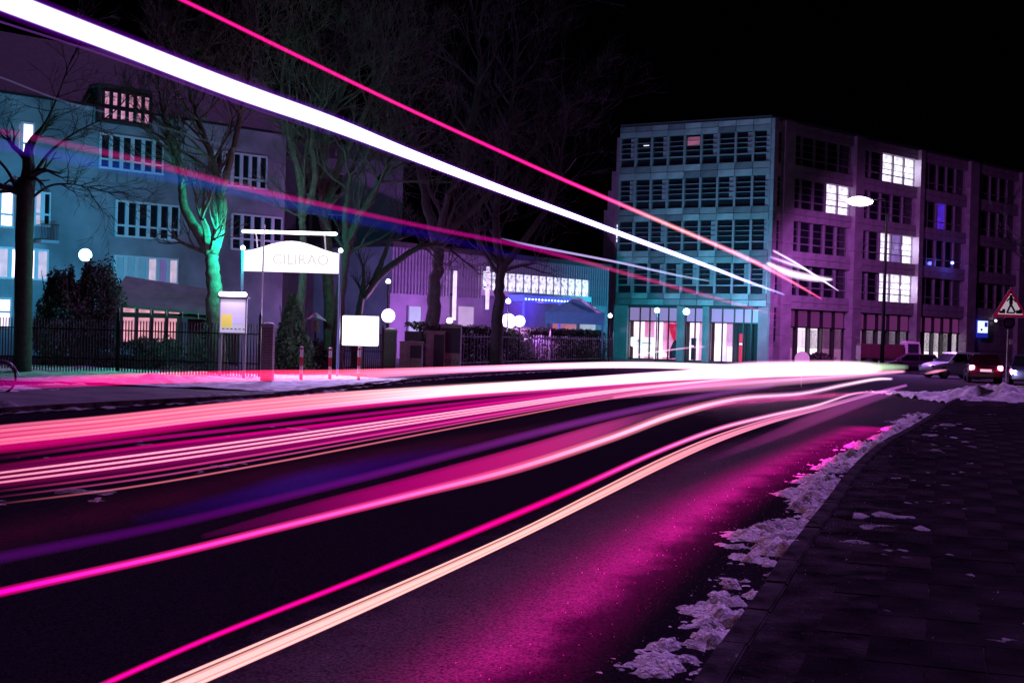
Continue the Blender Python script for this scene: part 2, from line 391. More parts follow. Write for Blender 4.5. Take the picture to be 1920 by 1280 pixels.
# ================================================================== FACADES
glass_dark = mat('dark_glass', (.012, .014, .02), .12, spec=.6)
clad_l = mat('light_stone_cladding', (.26, .26, .27), .55, vary=.25, vscale=1.2, bump=.1, bscale=8)
clad_b = mat('stone_cladding', (.30, .27, .30), .6, vary=.3, vscale=1.5, bump=.15, bscale=8)
clad_v = [clad_l, mat('light_stone_cladding_pale', (.40, .39, .40), .4, vary=.35, vscale=1.6), mat('light_stone_cladding_dark', (.17, .165, .18), .5, vary=.4, vscale=1.4)]  # random panel tones stand in for bright cyan reflection patches
joint = mat('joint_dark', (.05, .05, .055), .8)
frame_m = mat('window_frame_grey', (.28, .28, .3), .4, metal=.3)
frame_w = mat('window_frame_white', (.7, .7, .7), .5)
frame_d = mat('frame_dark', (.02, .015, .02), .4)
office_lit = lit('office_light_white', (.86, .8, 1.0), 1.9, 1.6, .35)
office_dim = lit('office_light_pink', (.8, .18, .3), .45, 1.2, .2)
office_blue = lit('screen_blue', (.08, .02, .9), .8, 1.5, .2)
shop_white = lit('shop_light_white', (1, .72, .95), 1.9, .9, .3)
shop_pink = lit('shop_light_pink', (1, .2, .55), 1.1, .9, .25)
# ---- glass fronted corner building
ang1 = math.atan2(-.5106, .8596)
corner = Vector((17.8, 90, 0)); Lg = 11.77; og = corner - Vector((.8596, -.5106, 0)) * Lg
gb = empty('office_building', og, ang1, label='five storey corner office with nine columns of dark banded windows in pale cladding', cat='building')
B('wall', joint, gb, .05, Lg - .05, .35, 14, 4.1, 17.3)
B('roof', joint, gb, 0, Lg, .02, 14, 17.42, 17.6)
tops = [16.55, 13.4, 10.3, 7.2]; WH = 2.15; NC = 9; cw = Lg / NC
levels = [(16.55, 17.4)] + [(tops[i + 1], tops[i] - WH) for i in range(3)] + [(4.15, tops[3] - WH)]
for z0, z1 in levels:
    for c in range(NC):
        zm = (z0 + z1) / 2
        for a, b in ((z0, zm), (zm, z1)):
            B('panel', random.choice(clad_v), gb, c * cw + .02, (c + 1) * cw - .02, -.06 + random.uniform(0, .012), .3, a + .02, b - .02)
for ri, zt in enumerate(tops):
    for c in range(NC):
        w = empty('window', ((c + .5) * cw, 0, zt - WH)); w.parent = gb
        h = cw / 2
        lm = glass_dark
        if ri == 0 and c == 4: lm = office_dim
        B('pane', glass_dark, w, -h + .08, h - .08, .20, .22, .02, WH - .02)
        if ri == 0 and c == 4: B('ceiling_light', office_dim, w, -h + .15, h - .2, .17, .19, WH - .75, WH - .15)
        if ri == 0 and c == 1: B('ceiling_light', office_lit, w, -.1, .35, .17, .19, WH - .62, WH - .56)
        B('frame', frame_m, w, -h, -h + .09, -.02, .2, 0, WH); B('frame', frame_m, w, h - .09, h, -.02, .2, 0, WH)
        B('transom', frame_m, w, -h + .09, h - .09, .02, .12, .52, .62)
        for s in (1.0, 1.35, 1.7): B('slat', frame_m, w, -h + .09, h - .09, 0, .14, s, s + .035)
        if random.random() < .3: B('blind', mat('pale_blind', (.25, .25, .27), .8), w, h * .3, h - .1, .15, .18, .65, WH - .05)
# lower floor: columns, shop front
B('floor_slab', joint, gb, 0, Lg, .05, 8, 3.95, 4.12)
for x0, x1 in ((-.1, 1.0), (5.0, 5.55), (7.0, 7.5), (11.2, 12.0)):
    B('column', clad_l, gb, x0, x1, -.02, .6, 0, 4.1)
xs_ = [1.0, 1.9, 2.7, 3.4, 4.2, 5.0, 5.55, 6.3, 7.0, 7.5, 8.4, 9.3, 10.0, 10.6, 11.2]
for i in range(len(xs_) - 1):
    a, b = xs_[i], xs_[i + 1]
    if (a, b) in ((5.0, 5.55), (7.0, 7.5)): continue
    w = empty('shop_window', ((a + b) / 2, .3, .05)); w.parent = gb; h = (b - a) / 2
    B('interior', [shop_white, shop_pink, shop_white][i % 3] if i != 3 else shop_pink, w, -h, h, .9, .95, .1, 2.9)
    B('upper_pane', mat('frosted_pane', (.3, .22, .34), .3, emit=(.6, .3, .7), estr=.4), w, -h + .04, h - .04, .1, .12, 2.95, 3.9)
    B('frame', frame_d, w, -h - .035, -h + .035, 0, .14, 0, 3.95); B('transom', frame_d, w, -h + .035, h, .02, .12, 2.86, 2.95)
    B('sill', frame_d, w, -h + .035, h, .02, .14, 0, .14)
red_m = mat('red_decoration', (.6, .01, .04), .6, emit=(1, .01, .08), estr=.5)
whi = mat('white_counter', (.8, .8, .8), .5, emit=(1, .85, 1), estr=.9)
dk = mat('dark_goods', (.05, .01, .03), .7)
t = empty('reception_counter', gb.matrix_world @ Vector((2.0, .6, 0)) if False else og, ang1, label='white counter with small dark marks inside the lit shop window', cat='counter')
B('top', whi, t, 1.05, 3.0, .55, 1.0, 1.05, 1.75, .04); q = G(); q.prism([(1.2, 1.04), (3.2, 1.04), (4.1, .35), (1.8, .3)], .6, 1.0); q.build('front', whi, t)
text_obj('lettering', '◂F', dk, t, (1.7, .535, 1.45), .3)
B('line', dk, t, 2.0, 2.8, .53, .548, 1.3, 1.34)
t = empty('hanging_decoration', og, ang1, label='red cone shaped decoration hanging in the shop window', cat='decoration')
q = G(); q.tube([(4.5, .9, 1.6), (4.5, .9, 2.2), (4.5, .9, 2.8)], [.12, .38, .48], 12); q.build('shade', red_m, t, True)
B('cord', dk, t, 4.49, 4.51, .89, .91, 2.8, 3.95)
q = G(); q.tube([(4.5, .9, .3), (4.4, .9, .9), (4.55, .9, 1.6)], [.4, .28, .1], 8); q.build('figure_stand', dk, t)
for k, (x, z, hh) in enumerate(((6.0, .2, 1.6), (8.8, .15, 1.1), (9.7, .2, 2.0))):
    t = empty('display_stand', og, ang1, label=['dark narrow display stand behind the middle shop pane', 'low white display stand behind the right shop panes', 'tall dark red display stand in the right shop panes'][k], cat='display stand')
    B('panel', [dk, whi, red_m][k], t, x - .16, x + .16, .8, 1.0, z, z + hh); B('foot', dk, t, x - .25, x + .25, .7, 1.1, .06, .14)
    B('rail', whi, t, x - .14, x + .14, .77, .79, z + hh * .6, z + hh * .66)
# stepped rear terraces on the left
tb = empty('stepped_building', og, ang1, label='stepped terrace flank left of the glass fronted offices', cat='building')
for k, (x0, zt) in enumerate(((-.75, 16.8), (-1.5, 14.4), (-2.2, 13.0), (-2.9, 11.6))):
    B('wall', clad_b, tb, x0, x0 + .73, 1 + k * .8, 9, 0, zt)
for x, z in ((-.2, 8.9), (-1.9, 7.3)):
    w = empty('window', (x, .9 if x > -1 else 3.3, z)); w.parent = tb; B('pane', office_lit, w, -.3, .3, -.05, -.02, 0, 1.3)
    for s in (.2, .5, .8, 1.05): B('slat', frame_m, w, -.32, .32, -.1, -.06, s, s + .06)
# ---- stone wing to the right
ang2 = math.atan2(.6727, .74)
wg = empty('office_wing', corner, ang2, label='long stone clad office wing with deep bays and some brightly lit windows', cat='building')
LW = 44
B('wall', joint, wg, .3, LW, .55, 12, 0, 17.2); B('roof', joint, wg, 0, LW, 0, 12, 17.42, 17.6)
def s_of(px):  # pixel column at the horizon -> distance along the wing
    k = (px - 960) / F_PX; t_ = (17.8 - k * 90) / (k - 1.1); return t_ * 1.4866
bays = [(1482, 1597), (1613, 1718), (1726, 1812), (1828, 1908), (1922, 2000)]
BY = [(s_of(a - 7), s_of(b - 7)) for a, b in bays]
def column(x0, x1):
    n_ = 8
    for i in range(n_): B('pilaster_panel', clad_b, wg, x0, x1, -.30, .4, i * 17.4 / n_ + .012, (i + 1) * 17.4 / n_ - .012)
# corner strip with narrow windows
column(0.02, .5)
for zt in (16.5, 13.4, 10.3, 7.2, 4.1):
    B('pane', glass_dark, wg, .5, 1.3, .1, .12, zt - 2.3, zt); B('spandrel', clad_b, wg, .5, 1.3, 0, .3, zt + .02, zt + .8 if zt > 15 else zt + .98)
    for s in (.4, .9, 1.4): B('slat', frame_m, wg, .5, 1.3, 0, .08, zt - s, zt - s + .04)
prev = 1.3
tops2 = [16.6, 13.5, 10.4, 7.25]
for bi, (a, b) in enumerate(BY):
    column(prev, a); prev = b; n_ = 5 if bi < 2 else 4 + (bi == 2)
    if bi >= 1: n_ = 5
    w_ = (b - a) / n_
    for z0, z1 in [(16.6, 17.4), (13.5, 14.45), (10.4, 11.35), (7.25, 8.25), (4.1, 5.1)]:
        for c in range(n_):
            for u, v in ((z0, (z0 + z1) / 2), ((z0 + z1) / 2, z1)):
                B('panel', clad_b, wg, a + c * w_ + .012, a + (c + 1) * w_ - .012, -.02 + random.uniform(0, .01), .5, u + .012, v - .012)
    for ri, zt in enumerate(tops2):
        for c in range(n_):
            x = a + (c + .5) * w_; h = w_ / 2; w = empty('window', (x, .25, zt - WH)); w.parent = wg
            on_ = (bi == 1 and ri in (0, 2, 3) and c in (2, 3, 4)) or (bi == 0 and ri == 1 and c in (3, 4))
            p = office_lit if on_ else (office_blue if (bi == 2 and ri == 1 and c == 2) else glass_dark)
            if on_ and ri == 2 and c == 3: p = lit('office_light_violet', (.4, .25, .9), .5, 1, .3)
            B('pane', p, w, -h + .06, h - .06, .14, .16, 0, WH)
            B('frame', frame_m, w, -h, -h + .07, 0, .16, 0, WH); B('frame', frame_m, w, h - .07, h, 0, .16, 0, WH)
            B('transom', frame_m, w, -h + .07, h - .07, .04, .12, .55, .63)
            if not on_ and bi < 2:
                for s in (1.1, 1.6): B('slat', frame_m, w, -h + .07, h - .07, .06, .13, s, s + .03)
            if on_:
                for s in (1.0, 1.5): B('glazing_bar', frame_d, w, -h + .07, h - .07, .1, .13, s, s + .04)
        if bi == 1 and ri in (0, 2, 3):  # lit reveal of the deep bay
            B('reveal', frame_w, wg, b - .05, b + .0, -.32, .36, zt - WH, zt)
            lamp(wg, (b - 1.0, -.1, zt - .9), (.8, .75, 1), 22, .1)
    # ground floor
    ng = 5; wgw = (b - a) / ng
    if bi < 3:
        for c in range(ng):
            x = a + (c + .5) * wgw; h = wgw / 2; w = empty('shop_window', (x, .25, .1)); w.parent = wg
            bright = (bi == 0 and c in (1, 2)) or (bi == 2) or (bi == 1 and c > 0)
            B('blind', (lit('blind_bright', (1, .85, 1), 1.6 , .7, .65) if (bi == 2 or (bi == 0)) and bright else lit('blind_dim', (.75, .55, .8), .55, .7, .5)) if bright else lit('blind_pink', (.8, .3, .65), .35, .7, .6), w, -h + .12, h - .12, .3, .33, .1, 2.65)
            B('upper_pane', mat('upper_glass', (.04, .02, .05), .2, emit=(.45, .08, .4), estr=.22), w, -h + .06, h - .06, .2, .22, 2.75, 3.9)
            B('frame', frame_d, w, -h, -h + .1, 0, .3, 0, 3.95); B('transom', frame_d, w, -h + .1, h, .02, .2, 2.66, 2.74)
    else:
        for c in range(3):
            for r_ in range(3): B('panel', clad_b, wg, a + c * (b - a) / 3 + .015, a + (c + 1) * (b - a) / 3 - .015, .1, .5, r_ * 1.35 + .02, (r_ + 1) * 1.35 - .02)
column(prev, prev + .8); B('wall', clad_b, wg, prev + .8, LW, .1, .5, 0, 17.4)
# blue white bus stop style plate on the wall
def s_z(px, py):  # pixel -> wing coordinates
    k = (px - 960) / F_PX; d = ray(px, py); kx = d.x / d.y; t_ = (17.8 - kx * 90) / (kx - 1.1); Y = 90 + t_
    return t_ * 1.4866, CAMZ + d.z / d.y * Y
s0, z0 = s_z(1822, 632); s1, z1 = s_z(1844, 600)
pl = empty('wall_sign', corner, ang2, label='white and blue lit notice plate on the stone wall at right', cat='sign')
bl = mat('sign_blue', (.02, .03, .4), .4, emit=(.02, .03, .6), estr=.5)
B('backing', bl, pl, s0, s1, -.45, -.38, z0, z1); B('face', lit('sign_face', (.75, .9, 1), 1.5, 2, .7), pl, s0 + .12, s1 - .12, -.47, -.452, z0 + .4, z1 - .1)
B('mark', bl, pl, s0 + .75 * (s1 - s0) - .2, s1 - .2, -.49, -.472, z1 - .6, z1 - .2); B('mark', mat('sign_dark', (.1, .1, .12), .5), pl, s0 + .6, s0 + .9, -.49, -.472, z1 - .95, z1 - .75)
s0, z0 = s_z(1775, 493)
t = empty('wall_lamp', corner, ang2, label='small blue lamp glowing on the upper stone facade', cat='lamp')
sphere('globe', mat('blue_bulb', emit=(.2, .25, 1), estr=5), t, (s0, -.5, z0), .13); B('bracket', frame_d, t, s0 - .03, s0 + .03, -.4, -.3, z0 - .03, z0 + .03)
lamp(t, (s0, -.75, z0), (.1, .1, 1), 40)
s0, z0 = s_z(1860, 601)
t = empty('wall_lamp', corner, ang2, label='small white lamp on the stone wall right of the notice plate', cat='lamp')
sphere('globe', mat('white_bulb', emit=(1, .85, 1), estr=5), t, (s0, -.35, z0), .1); B('bracket', frame_d, t, s0 - .03, s0 + .03, -.3, .2, z0 - .03, z0 + .03)

# ---- left apartment building
angL = math.atan2(1, 1.06); OL = Vector((-27.5, 61.0, 0)); dL = Vector((1.06, 1, 0)).normalized()
plaster = mat('plaster', (.36, .33, .36), .85, vary=.5, vscale=.45, bump=.25, bscale=10)
lb = empty('apartment_building', OL, angL, label='four storey plastered building with rows of white framed windows behind the trees', cat='building')
nL = Vector((dL.y, -dL.x, 0))
def l_of(px, py):
    d = ray(px, py); kx = d.x / d.y
    # OL + dL*s ; x = kx*y
    s = (kx * OL.y - OL.x) / (dL.x - kx * dL.y); Y = OL.y + dL.y * s
    return s, CAMZ + d.z / d.y * Y
sE, _ = l_of(532, 450)
B('wall', plaster, lb, -6, sE, 0, 10, 0, 12.9)
roof_m = mat('roof_tile_dark', (.03, .025, .03), .8, vary=.4, vscale=3)
q = G(); q.add([(-6, -.4, 12.9), (sE + .3, -.4, 12.9), (sE + .3, 3.2, 16.6), (-6, 3.2, 16.6), (-6, 10, 16.6), (sE + .3, 10, 16.6), (-6, 10, 12.9), (sE + .3, 10, 12.9)],
            [(0, 1, 2, 3), (3, 2, 5, 4), (4, 5, 7, 6), (0, 3, 4, 6), (1, 7, 5, 2), (0, 6, 7, 1)]); q.build('roof', roof_m, lb)
B('gutter', frame_d, lb, -6, sE + .3, -.5, -.38, 12.8, 12.93)
lit_pink = lit('room_light_pink', (1, .35, .6), 1.0, 3, .15); lit_wht = lit('room_light_white', (1, .75, 1), 2.6, 2, .6)
lit_blue = lit('room_light_blue', (.06, .35, .6), .35, 2, .5); lit_pale = lit('room_light_pale', (.8, .6, .8), .8, 2, .5)
def lwin(pxa, pya, pxb, pyb, n, tr, panes=None, depth=0.0, parent=lb, of=l_of, fr=frame_w):
    s0, zt = of(pxa, pya); s1, _ = of(pxb, pya); _, zb = of(pxa, pyb)
    w_ = (s1 - s0) / n; 
    for c in range(n):
        x = s0 + (c + .5) * w_; h = w_ / 2; w = empty('window', (x, depth, zb)); w.parent = parent; H = zt - zb
        p = panes[c % len(panes)] if panes else glass_dark
        B('pane', p, w, -h + .02, h - .02, -.05, -.02, 0, H)
        fwid = .13
        B('frame', fr, w, -h, -h + fwid, -.13, -.05, 0, H); B('frame', fr, w, h - fwid / 2, h, -.13, -.05, 0, H)
        B('frame', fr, w, -h, h, -.125, -.05, H, H + .1); B('sill', fr, w, -h, h, -.2, -.05, -.1, 0)
        if tr: B('transom', fr, w, -h + fwid, h - fwid / 2, -.11, -.05, H * tr, H * tr + .1)
lwin(185, 252, 306, 312, 6, .22); lwin(400, 284, 500, 343, 6, .22)
lwin(215, 378, 336, 440, 6, .27); lwin(432, 402, 528, 465, 5, .27)
lwin(212, 481, 333, 524, 6, 0, [lit_blue, lit_blue, lit_blue, lit_pale, lit('room_dim_violet', (.2, .05, .4), .5), lit_pale])
lwin(186, 172, 276, 222, 6, .45, [lit_pink, lit_pink, lit_pink], depth=-.3, fr=frame_d)
# dormer around the attic windows
a, zt = l_of(180, 165); b, _ = l_of(282, 165); _, zb = l_of(180, 228)
B('dormer', roof_m, lb, a, b, -.28, 2.5, zb, zt + .25)
lwin(38, 232, 63, 285, 1, .28, [lit_wht]); lwin(-60, 352, 25, 418, 3, .3, [lit_wht]); lwin(62, 362, 94, 420, 2, .3, [lit_pale, glass_dark]); lwin(-60, 462, 90, 516, 6, 0, [lit_wht, lit_wht, lit_pale])
lwin(-40, 560, 20, 610, 2, .5, [lit_wht]); lwin(225, 572, 338, 640, 4, 0, [lit('room_light_orange', (1, .36, .42), 1.1, 2, .35)], fr=frame_d)
# balcony
a, zt = l_of(62, 422); b, _ = l_of(96, 422)
bal = empty('balcony', (a, 0, zt)); bal.parent = lb
B('slab', plaster, bal, 0, b - a, -1.0, -.14, -.9, -.75); B('rail', frame_d, bal, 0, b - a, -1.0, -.96, .0, .05)
for k in range(12): B('bar', frame_d, bal, k * (b - a) / 12, k * (b - a) / 12 + .025, -.99, -.97, -.75, 0)
# plaster relief band beneath the second row of windows
for k in range(7):
    a, zt = l_of(185 + k * 18, 322); b, _ = l_of(199 + k * 18, 322); B('relief_panel', plaster, lb, a, b, -.05, 0, zt - .55, zt)

# ---- block behind the middle trees
mb = empty('apartment_block', at(520, 600, 80), R(10), label='dark tall block behind the middle trees with a pale lower wall', cat='building'); mb.location.z = 0
k1 = 80 / F_PX
plaster_d = mat('plaster_dark', (.12, .11, .14), .9, vary=.3, vscale=.6)
wallp = mat('pale_wall', (.4, .4, .4), .85, vary=.2, vscale=1)
B('wall', plaster_d, mb, 0, 230 * k1, .5, 12, 0, 12.5); B('roof', roof_m, mb, -.3, 232 * k1, .2, 12, 12.5, 13.4)
B('wing_wall', wallp, mb, 110 * k1, 216 * k1, -.5, .48, 0, 7.2)
for i in range(6): B('trellis_bar', frame_d, mb, (114 + i * 18) * k1, (114 + i * 18) * k1 + .06, -.58, -.52, .2, 7.0)
for i in range(5): B('trellis_bar', frame_d, mb, 112 * k1, 214 * k1, -.64, -.585, 1.2 + i * 1.3, 1.25 + i * 1.3)
for r_ in range(3):
    for c in range(3):
        w = empty('window', (1.0 + c * 1.0, .45, 5.0 + r_ * 2.6)); w.parent = mb; B('pane', glass_dark, w, 0, .8, -.03, 0, 0, 1.3); B('frame', frame_m, w, -.06, .86, -.05, -.031, 1.3, 1.38); B('sill', frame_m, w, -.06, .86, -.1, 0, -.08, 0)
for c in range(6):
    w = empty('window', (-1.6 + c * .72, -.5, 3.0)); w.parent = mb
    B('pane', lit('stair_light', (1, .75, .95), 1.3, 2, .5), w, 0, .5, .9, .93, 0, 1.9); B('frame', plaster, w, .5, .72, .85, .95, -.2, 2.0)
# ---- ribbed hall with the lit window band
O_h = at(733, 600, 74); O_h.z = 0; E_h = at(1142, 600, 92); E_h.z = 0
dh = (E_h - O_h); Lh = dh.length; angH = math.atan2(dh.y, dh.x); dh.normalize()
def h_of(px, py):
    d = ray(px, py); kx = d.x / d.y; s = (kx * O_h.y - O_h.x) / (dh.x - kx * dh.y); Y = O_h.y + dh.y * s
    return s, CAMZ + d.z / d.y * Y
hl = empty('exhibition_hall', O_h, angH, label='low hall with ribbed metal cladding and a lit window band', cat='building')
ribm = mat('ribbed_metal', (.32, .28, .36), .35, metal=.5, vary=.2)
B('wall', mat('hall_wall', (.26, .22, .3), .6, vary=.3, vscale=.8), hl, 0, Lh, .12, 10, 0, 6.6); B('roof', roof_m, hl, -.1, Lh + .1, -.1, 10, 6.6, 6.9)
n_ = int(Lh / .28)
for i in range(n_):
    B('cladding_rib', ribm, hl, i * .28, i * .28 + .13, 0, .11, 3.9, 6.55)
wm = lit('hall_window_light', (.82, .78, 1), 1.9, 3.5, .03)
a, zt = h_of(905, 508); b, _ = h_of(1103, 512); _, zb = h_of(905, 543); nn = 14
zt = zb + 1.15
for c in range(nn):
    w = empty('window', (a + c * (b - a) / nn, -.05, zb)); w.parent = hl; ww = (b - a) / nn
    B('pane', wm, w, .03, ww - .03, 0, .04, 0, 1.15); B('frame', frame_m, w, ww - .05, ww + .03, -.05, 0, 0, 1.15)
B('window_sill', mat('pale_sill', (.6, .58, .62), .6), hl, a - .1, b + .1, -.25, 0, zb - .35, zb)
for (x0p, x1p, m_) in ((858, 889, lit('door_pale', (.7, .6, .75), .5, 1, .7)), (1087, 1118, lit('door_pale', (.7, .6, .75), .5, 1, .7)), (1035, 1082, lit('door_orange', (1, .16, .14), .5, 1.5, .5)), (766, 790, lit('door_cyan', (.25, .7, .75), .5, 1, .7))):
    s0, zt = h_of(x0p, 574 if x0p != 1035 else 598); s1, _ = h_of(x1p, 574); dd = empty('door', (s0, 0, 0)); dd.parent = hl
    B('leaf', m_, dd, .03, s1 - s0 - .03, 0, .1, .1, zt); B('frame', frame_m, dd, -.05, .03, -.05, .11, 0, zt + .06); B('frame', frame_m, dd, s1 - s0 - .03, s1 - s0 + .05, -.05, .11, 0, zt + .06)
    for k in range(4): B('rail', frame_d if x0p != 1035 else frame_w, dd, .05, s1 - s0 - .05, -.03, 0, .6 + k * .5, .63 + k * .5)
# blue entrance canopy with a row of small lamps
s0, zc = h_of(945, 552); s1, _ = h_of(1037, 552)
cp = empty('entrance_canopy', O_h, angH, label='blue lit entrance canopy with a row of small lights', cat='canopy')
B('slab', mat('canopy_blue', (.2, .25, .5), .5, emit=(.04, .1, .9), estr=.55), cp, s0, s1, -1.6, -.3, zc - .42, zc, .03)
bulb_or_fill = mat('led_white', emit=(.6, .85, 1), estr=6)
for k in range(15): sphere('spotlight', bulb_or_fill, cp, (s0 + .2 + k * (s1 - s0 - .4) / 14, -1.63, zc - .27), .045)
B('post', mat('canopy_blue'), cp, s1 - 1.2, s1 - 1.08, -1.5, -1.38, .1, zc - .42); B('post', mat('canopy_blue'), cp, s0 + .2, s0 + .32, -1.5, -1.38, .1, zc - .42)
lamp(cp, ((s0 + s1) / 2, -1.0, zc - .6), (.12, .05, 1), 150, .3)
# two slim white pylons beside the hall
for k, (px, pt, pb) in enumerate(((908, 500, 580), (846, 508, 600))):
    s_, zt = h_of(px, pt); _, zb = h_of(px, pb)
    t = empty('facade_lamp', O_h, angH, label=['tall slim wall light under the left end of the lit window band', 'slim vertical wall light beside the dark tree trunk'][k], cat='lamp')
    B('tube', lit('tube_light', (.85, .7, 1), 1.3, 3, .6), t, s_ - .1, s_ + .1, -.4, -.25, zb, zt); B('bracket', frame_d, t, s_ - .05, s_ + .05, -.25, 0, (zb + zt) / 2, (zb + zt) / 2 + .1)

# ================================================================== TREES
bark = mat('bark', (.11, .10, .085), .9, vary=.5, vscale=6, bump=.8, bscale=25)
bark_d = mat('bark_dark', (.06, .05, .055), .9, vary=.4, vscale=6, bump=.6, bscale=25)
def twigs(q, p, d, ln, r, lev, spread=.6, upb=.25, sides=3, snowq=None):
    if lev == 0 or ln < .12: return
    n_ = 4; pts = [p.copy()]; dd = d.copy()
    for i in range(n_):
        dd = (dd + Vector((random.gauss(0, .13), random.gauss(0, .13), random.gauss(0, .10) + upb * .10))).normalized()
        pts.append(pts[-1] + dd * (ln / n_))
    rr = [r * (1 - .45 * i / n_) for i in range(n_ + 1)]
    q.tube(pts, rr, sides if lev < 3 else 5, cap=False)
    k = random.choice((3, 4, 4, 5))
    for j in range(k):
        i = min(n_, max(1, int(round(random.uniform(.3, 1.0) * n_)))) if j < k - 2 else n_
        ax = Vector((random.gauss(0, 1), random.gauss(0, 1), random.gauss(0, 1))).cross(dd)
        if ax.length < .01: continue
        nd = (dd * math.cos(spread) + ax.normalized() * math.sin(spread * random.uniform(.6, 1.3)) + Vector((0, 0, upb * .5))).normalized()
        twigs(q, pts[i], nd, ln * random.uniform(.6, .8), max(.0075, rr[i] * .62), lev - 1, spread, upb, sides)
def tree(label, limbs, Y, rad, bm_=bark, lev=5, ln=1.7, upb=.3, n_extra=3, cat='tree'):
    """limbs: list of pixel polylines (px,py,[dY]) at depth Y; first is the trunk; rad: px radius at its foot"""
    L = []
    for l in limbs: L.append([at(p[0], p[1], Y + (p[2] if len(p) > 2 else 0)) for p in l])
    b0 = L[0][0].copy(); b0.z = 0
    root = empty('bare_tree', b0, label=label, cat=cat)
    L[0][0] = b0 + Vector((0, 0, -.05)); sc = Y / F_PX
    tq = G(); cq = G()
    for li, pts in enumerate(L):
        sp = [Vector(p) for p in spline(pts, 5 * len(pts))]; r0 = rad[li] * sc; r1 = r0 * (.62 if li == 0 else .22)
        rr = [r0 + (r1 - r0) * i / (len(sp) - 1) for i in range(len(sp))]
        if li == 0:
            rr[0] *= 1.35; rr[1] *= 1.12
            if 'left edge' in label: rr = [r0 * 1.02] * len(rr)
        for i in range(len(sp)): sp[i] += Vector((random.gauss(0, r0 * .10), random.gauss(0, r0 * .10), 0)) * (.25 if 'left edge' in label else 1) if i else Vector()
        tq.tube([p - b0 for p in sp], rr, 12)
        st = (len(sp) // 2 if li else int(len(sp) * .85))
        for i in range(st, len(sp), 2 if li else 1):
            d = (sp[i] - sp[i - 1]).normalized()
            for k in range(2 if li else 1):
                ax = Vector((random.gauss(0, 1), random.gauss(0, 1), random.gauss(0, .5)))
                nd = (d * .7 + ax.normalized() * .8).normalized()
                twigs(cq, sp[i] - b0, nd, ln * random.uniform(.6, 1.1), max(.02, rr[i] * .5), lev - 1, .55, upb)
        twigs(cq, sp[-1] - b0, (sp[-1] - sp[-2]).normalized(), ln, max(.025, rr[-1] * .9), lev, .5, upb)
    tq.build('trunk', bm_, root, True); cq.build('crown', bm_, root); return root
tree('pale tree with a forked trunk brightly lit beside the display case',
     [[(412, 660), (402, 560), (398, 500), (396, 468)], [(396, 474), (368, 430), (345, 385), (338, 330), (318, 262), (300, 190)], [(398, 474), (415, 410), (412, 360), (398, 300), (372, 225), (350, 150)], [(412, 370), (432, 300), (452, 215), (470, 130), (480, 40)]], 44, (17, 12, 12, 8), ln=1.5)
tree('slender tree with upright limbs behind the arched sign',
     [[(562, 660), (566, 520), (568, 440), (566, 400)], [(566, 410), (560, 330), (540, 250), (528, 160), (545, 40)], [(568, 405), (590, 340), (585, 250), (610, 160), (590, 60)]], 50, (9, 7, 7), ln=1.7)
tree('tall many limbed tree right of the arched sign',
     [[(618, 668), (618, 560), (612, 450), (606, 380)], [(606, 390), (606, 300), (620, 220), (655, 140), (670, 40)], [(606, 390), (640, 300), (690, 200), (720, 100), (700, 0)], [(610, 420), (580, 330), (575, 250), (560, 150)]], 53, (13, 9, 8, 7), ln=2.0)
tree('leaning dark tree behind the white light box',
     [[(632, 668), (634, 600), (642, 520), (652, 460)], [(650, 470), (668, 420), (700, 360), (730, 300), (745, 180)], [(652, 462), (648, 400), (660, 320), (690, 240)]], 49, (12, 9, 8), bark_d, ln=1.8)
tree('tree with a long snow topped branch slanting to the right',
     [[(666, 700), (668, 640), (672, 590), (680, 552)], [(680, 556), (710, 520), (745, 490), (792, 462), (832, 462), (860, 480)], [(700, 530), (720, 480), (735, 440), (748, 410)]], 56, (9, 9, 6), bark_d, lev=4, ln=1.2)
tree('thick dark trunk behind the utility cabinets',
     [[(812, 690), (812, 620), (815, 540), (824, 450)], [(822, 470), (800, 380), (780, 280), (740, 160), (760, 20)], [(824, 460), (850, 360), (880, 250), (900, 120), (880, 0)], [(824, 450), (880, 400), (940, 340), (1000, 280)]], 61, (16, 11, 11, 8), bark_d, ln=2.5, lev=5)
tree('dark trunk before the lit window band',
     [[(930, 684), (932, 620), (936, 560), (940, 500)], [(940, 510), (930, 420), (940, 320), (960, 200), (970, 80)], [(940, 505), (990, 440), (1040, 360), (1060, 240)], [(940, 500), (900, 450), (880, 400)]], 64, (13, 9, 8, 6), bark_d, ln=2.5, lev=5)
tree('broad dark tree trunk at the left edge with drooping branches',
     [[(42, 706), (44, 560), (46, 430), (50, 335)], [(46, 400), (20, 330), (-20, 280), (-60, 220)], [(50, 350), (90, 290), (140, 250), (200, 220)], [(50, 345), (60, 280), (100, 200), (130, 120)], [(48, 380), (90, 350), (130, 345), (170, 352)]], 40, (16, 4, 4, 4, 3), bark_d, lev=4, ln=1.1, upb=-.05)
tree('leafless tree standing beyond the warning sign at right', [[(1960, 690), (1958, 600), (1950, 520)], [(1950, 530), (1935, 480), (1915, 450)], [(1950, 530), (1975, 450), (1990, 380)]], 70, (8, 5, 5), bark_d, ln=1.5, lev=4)
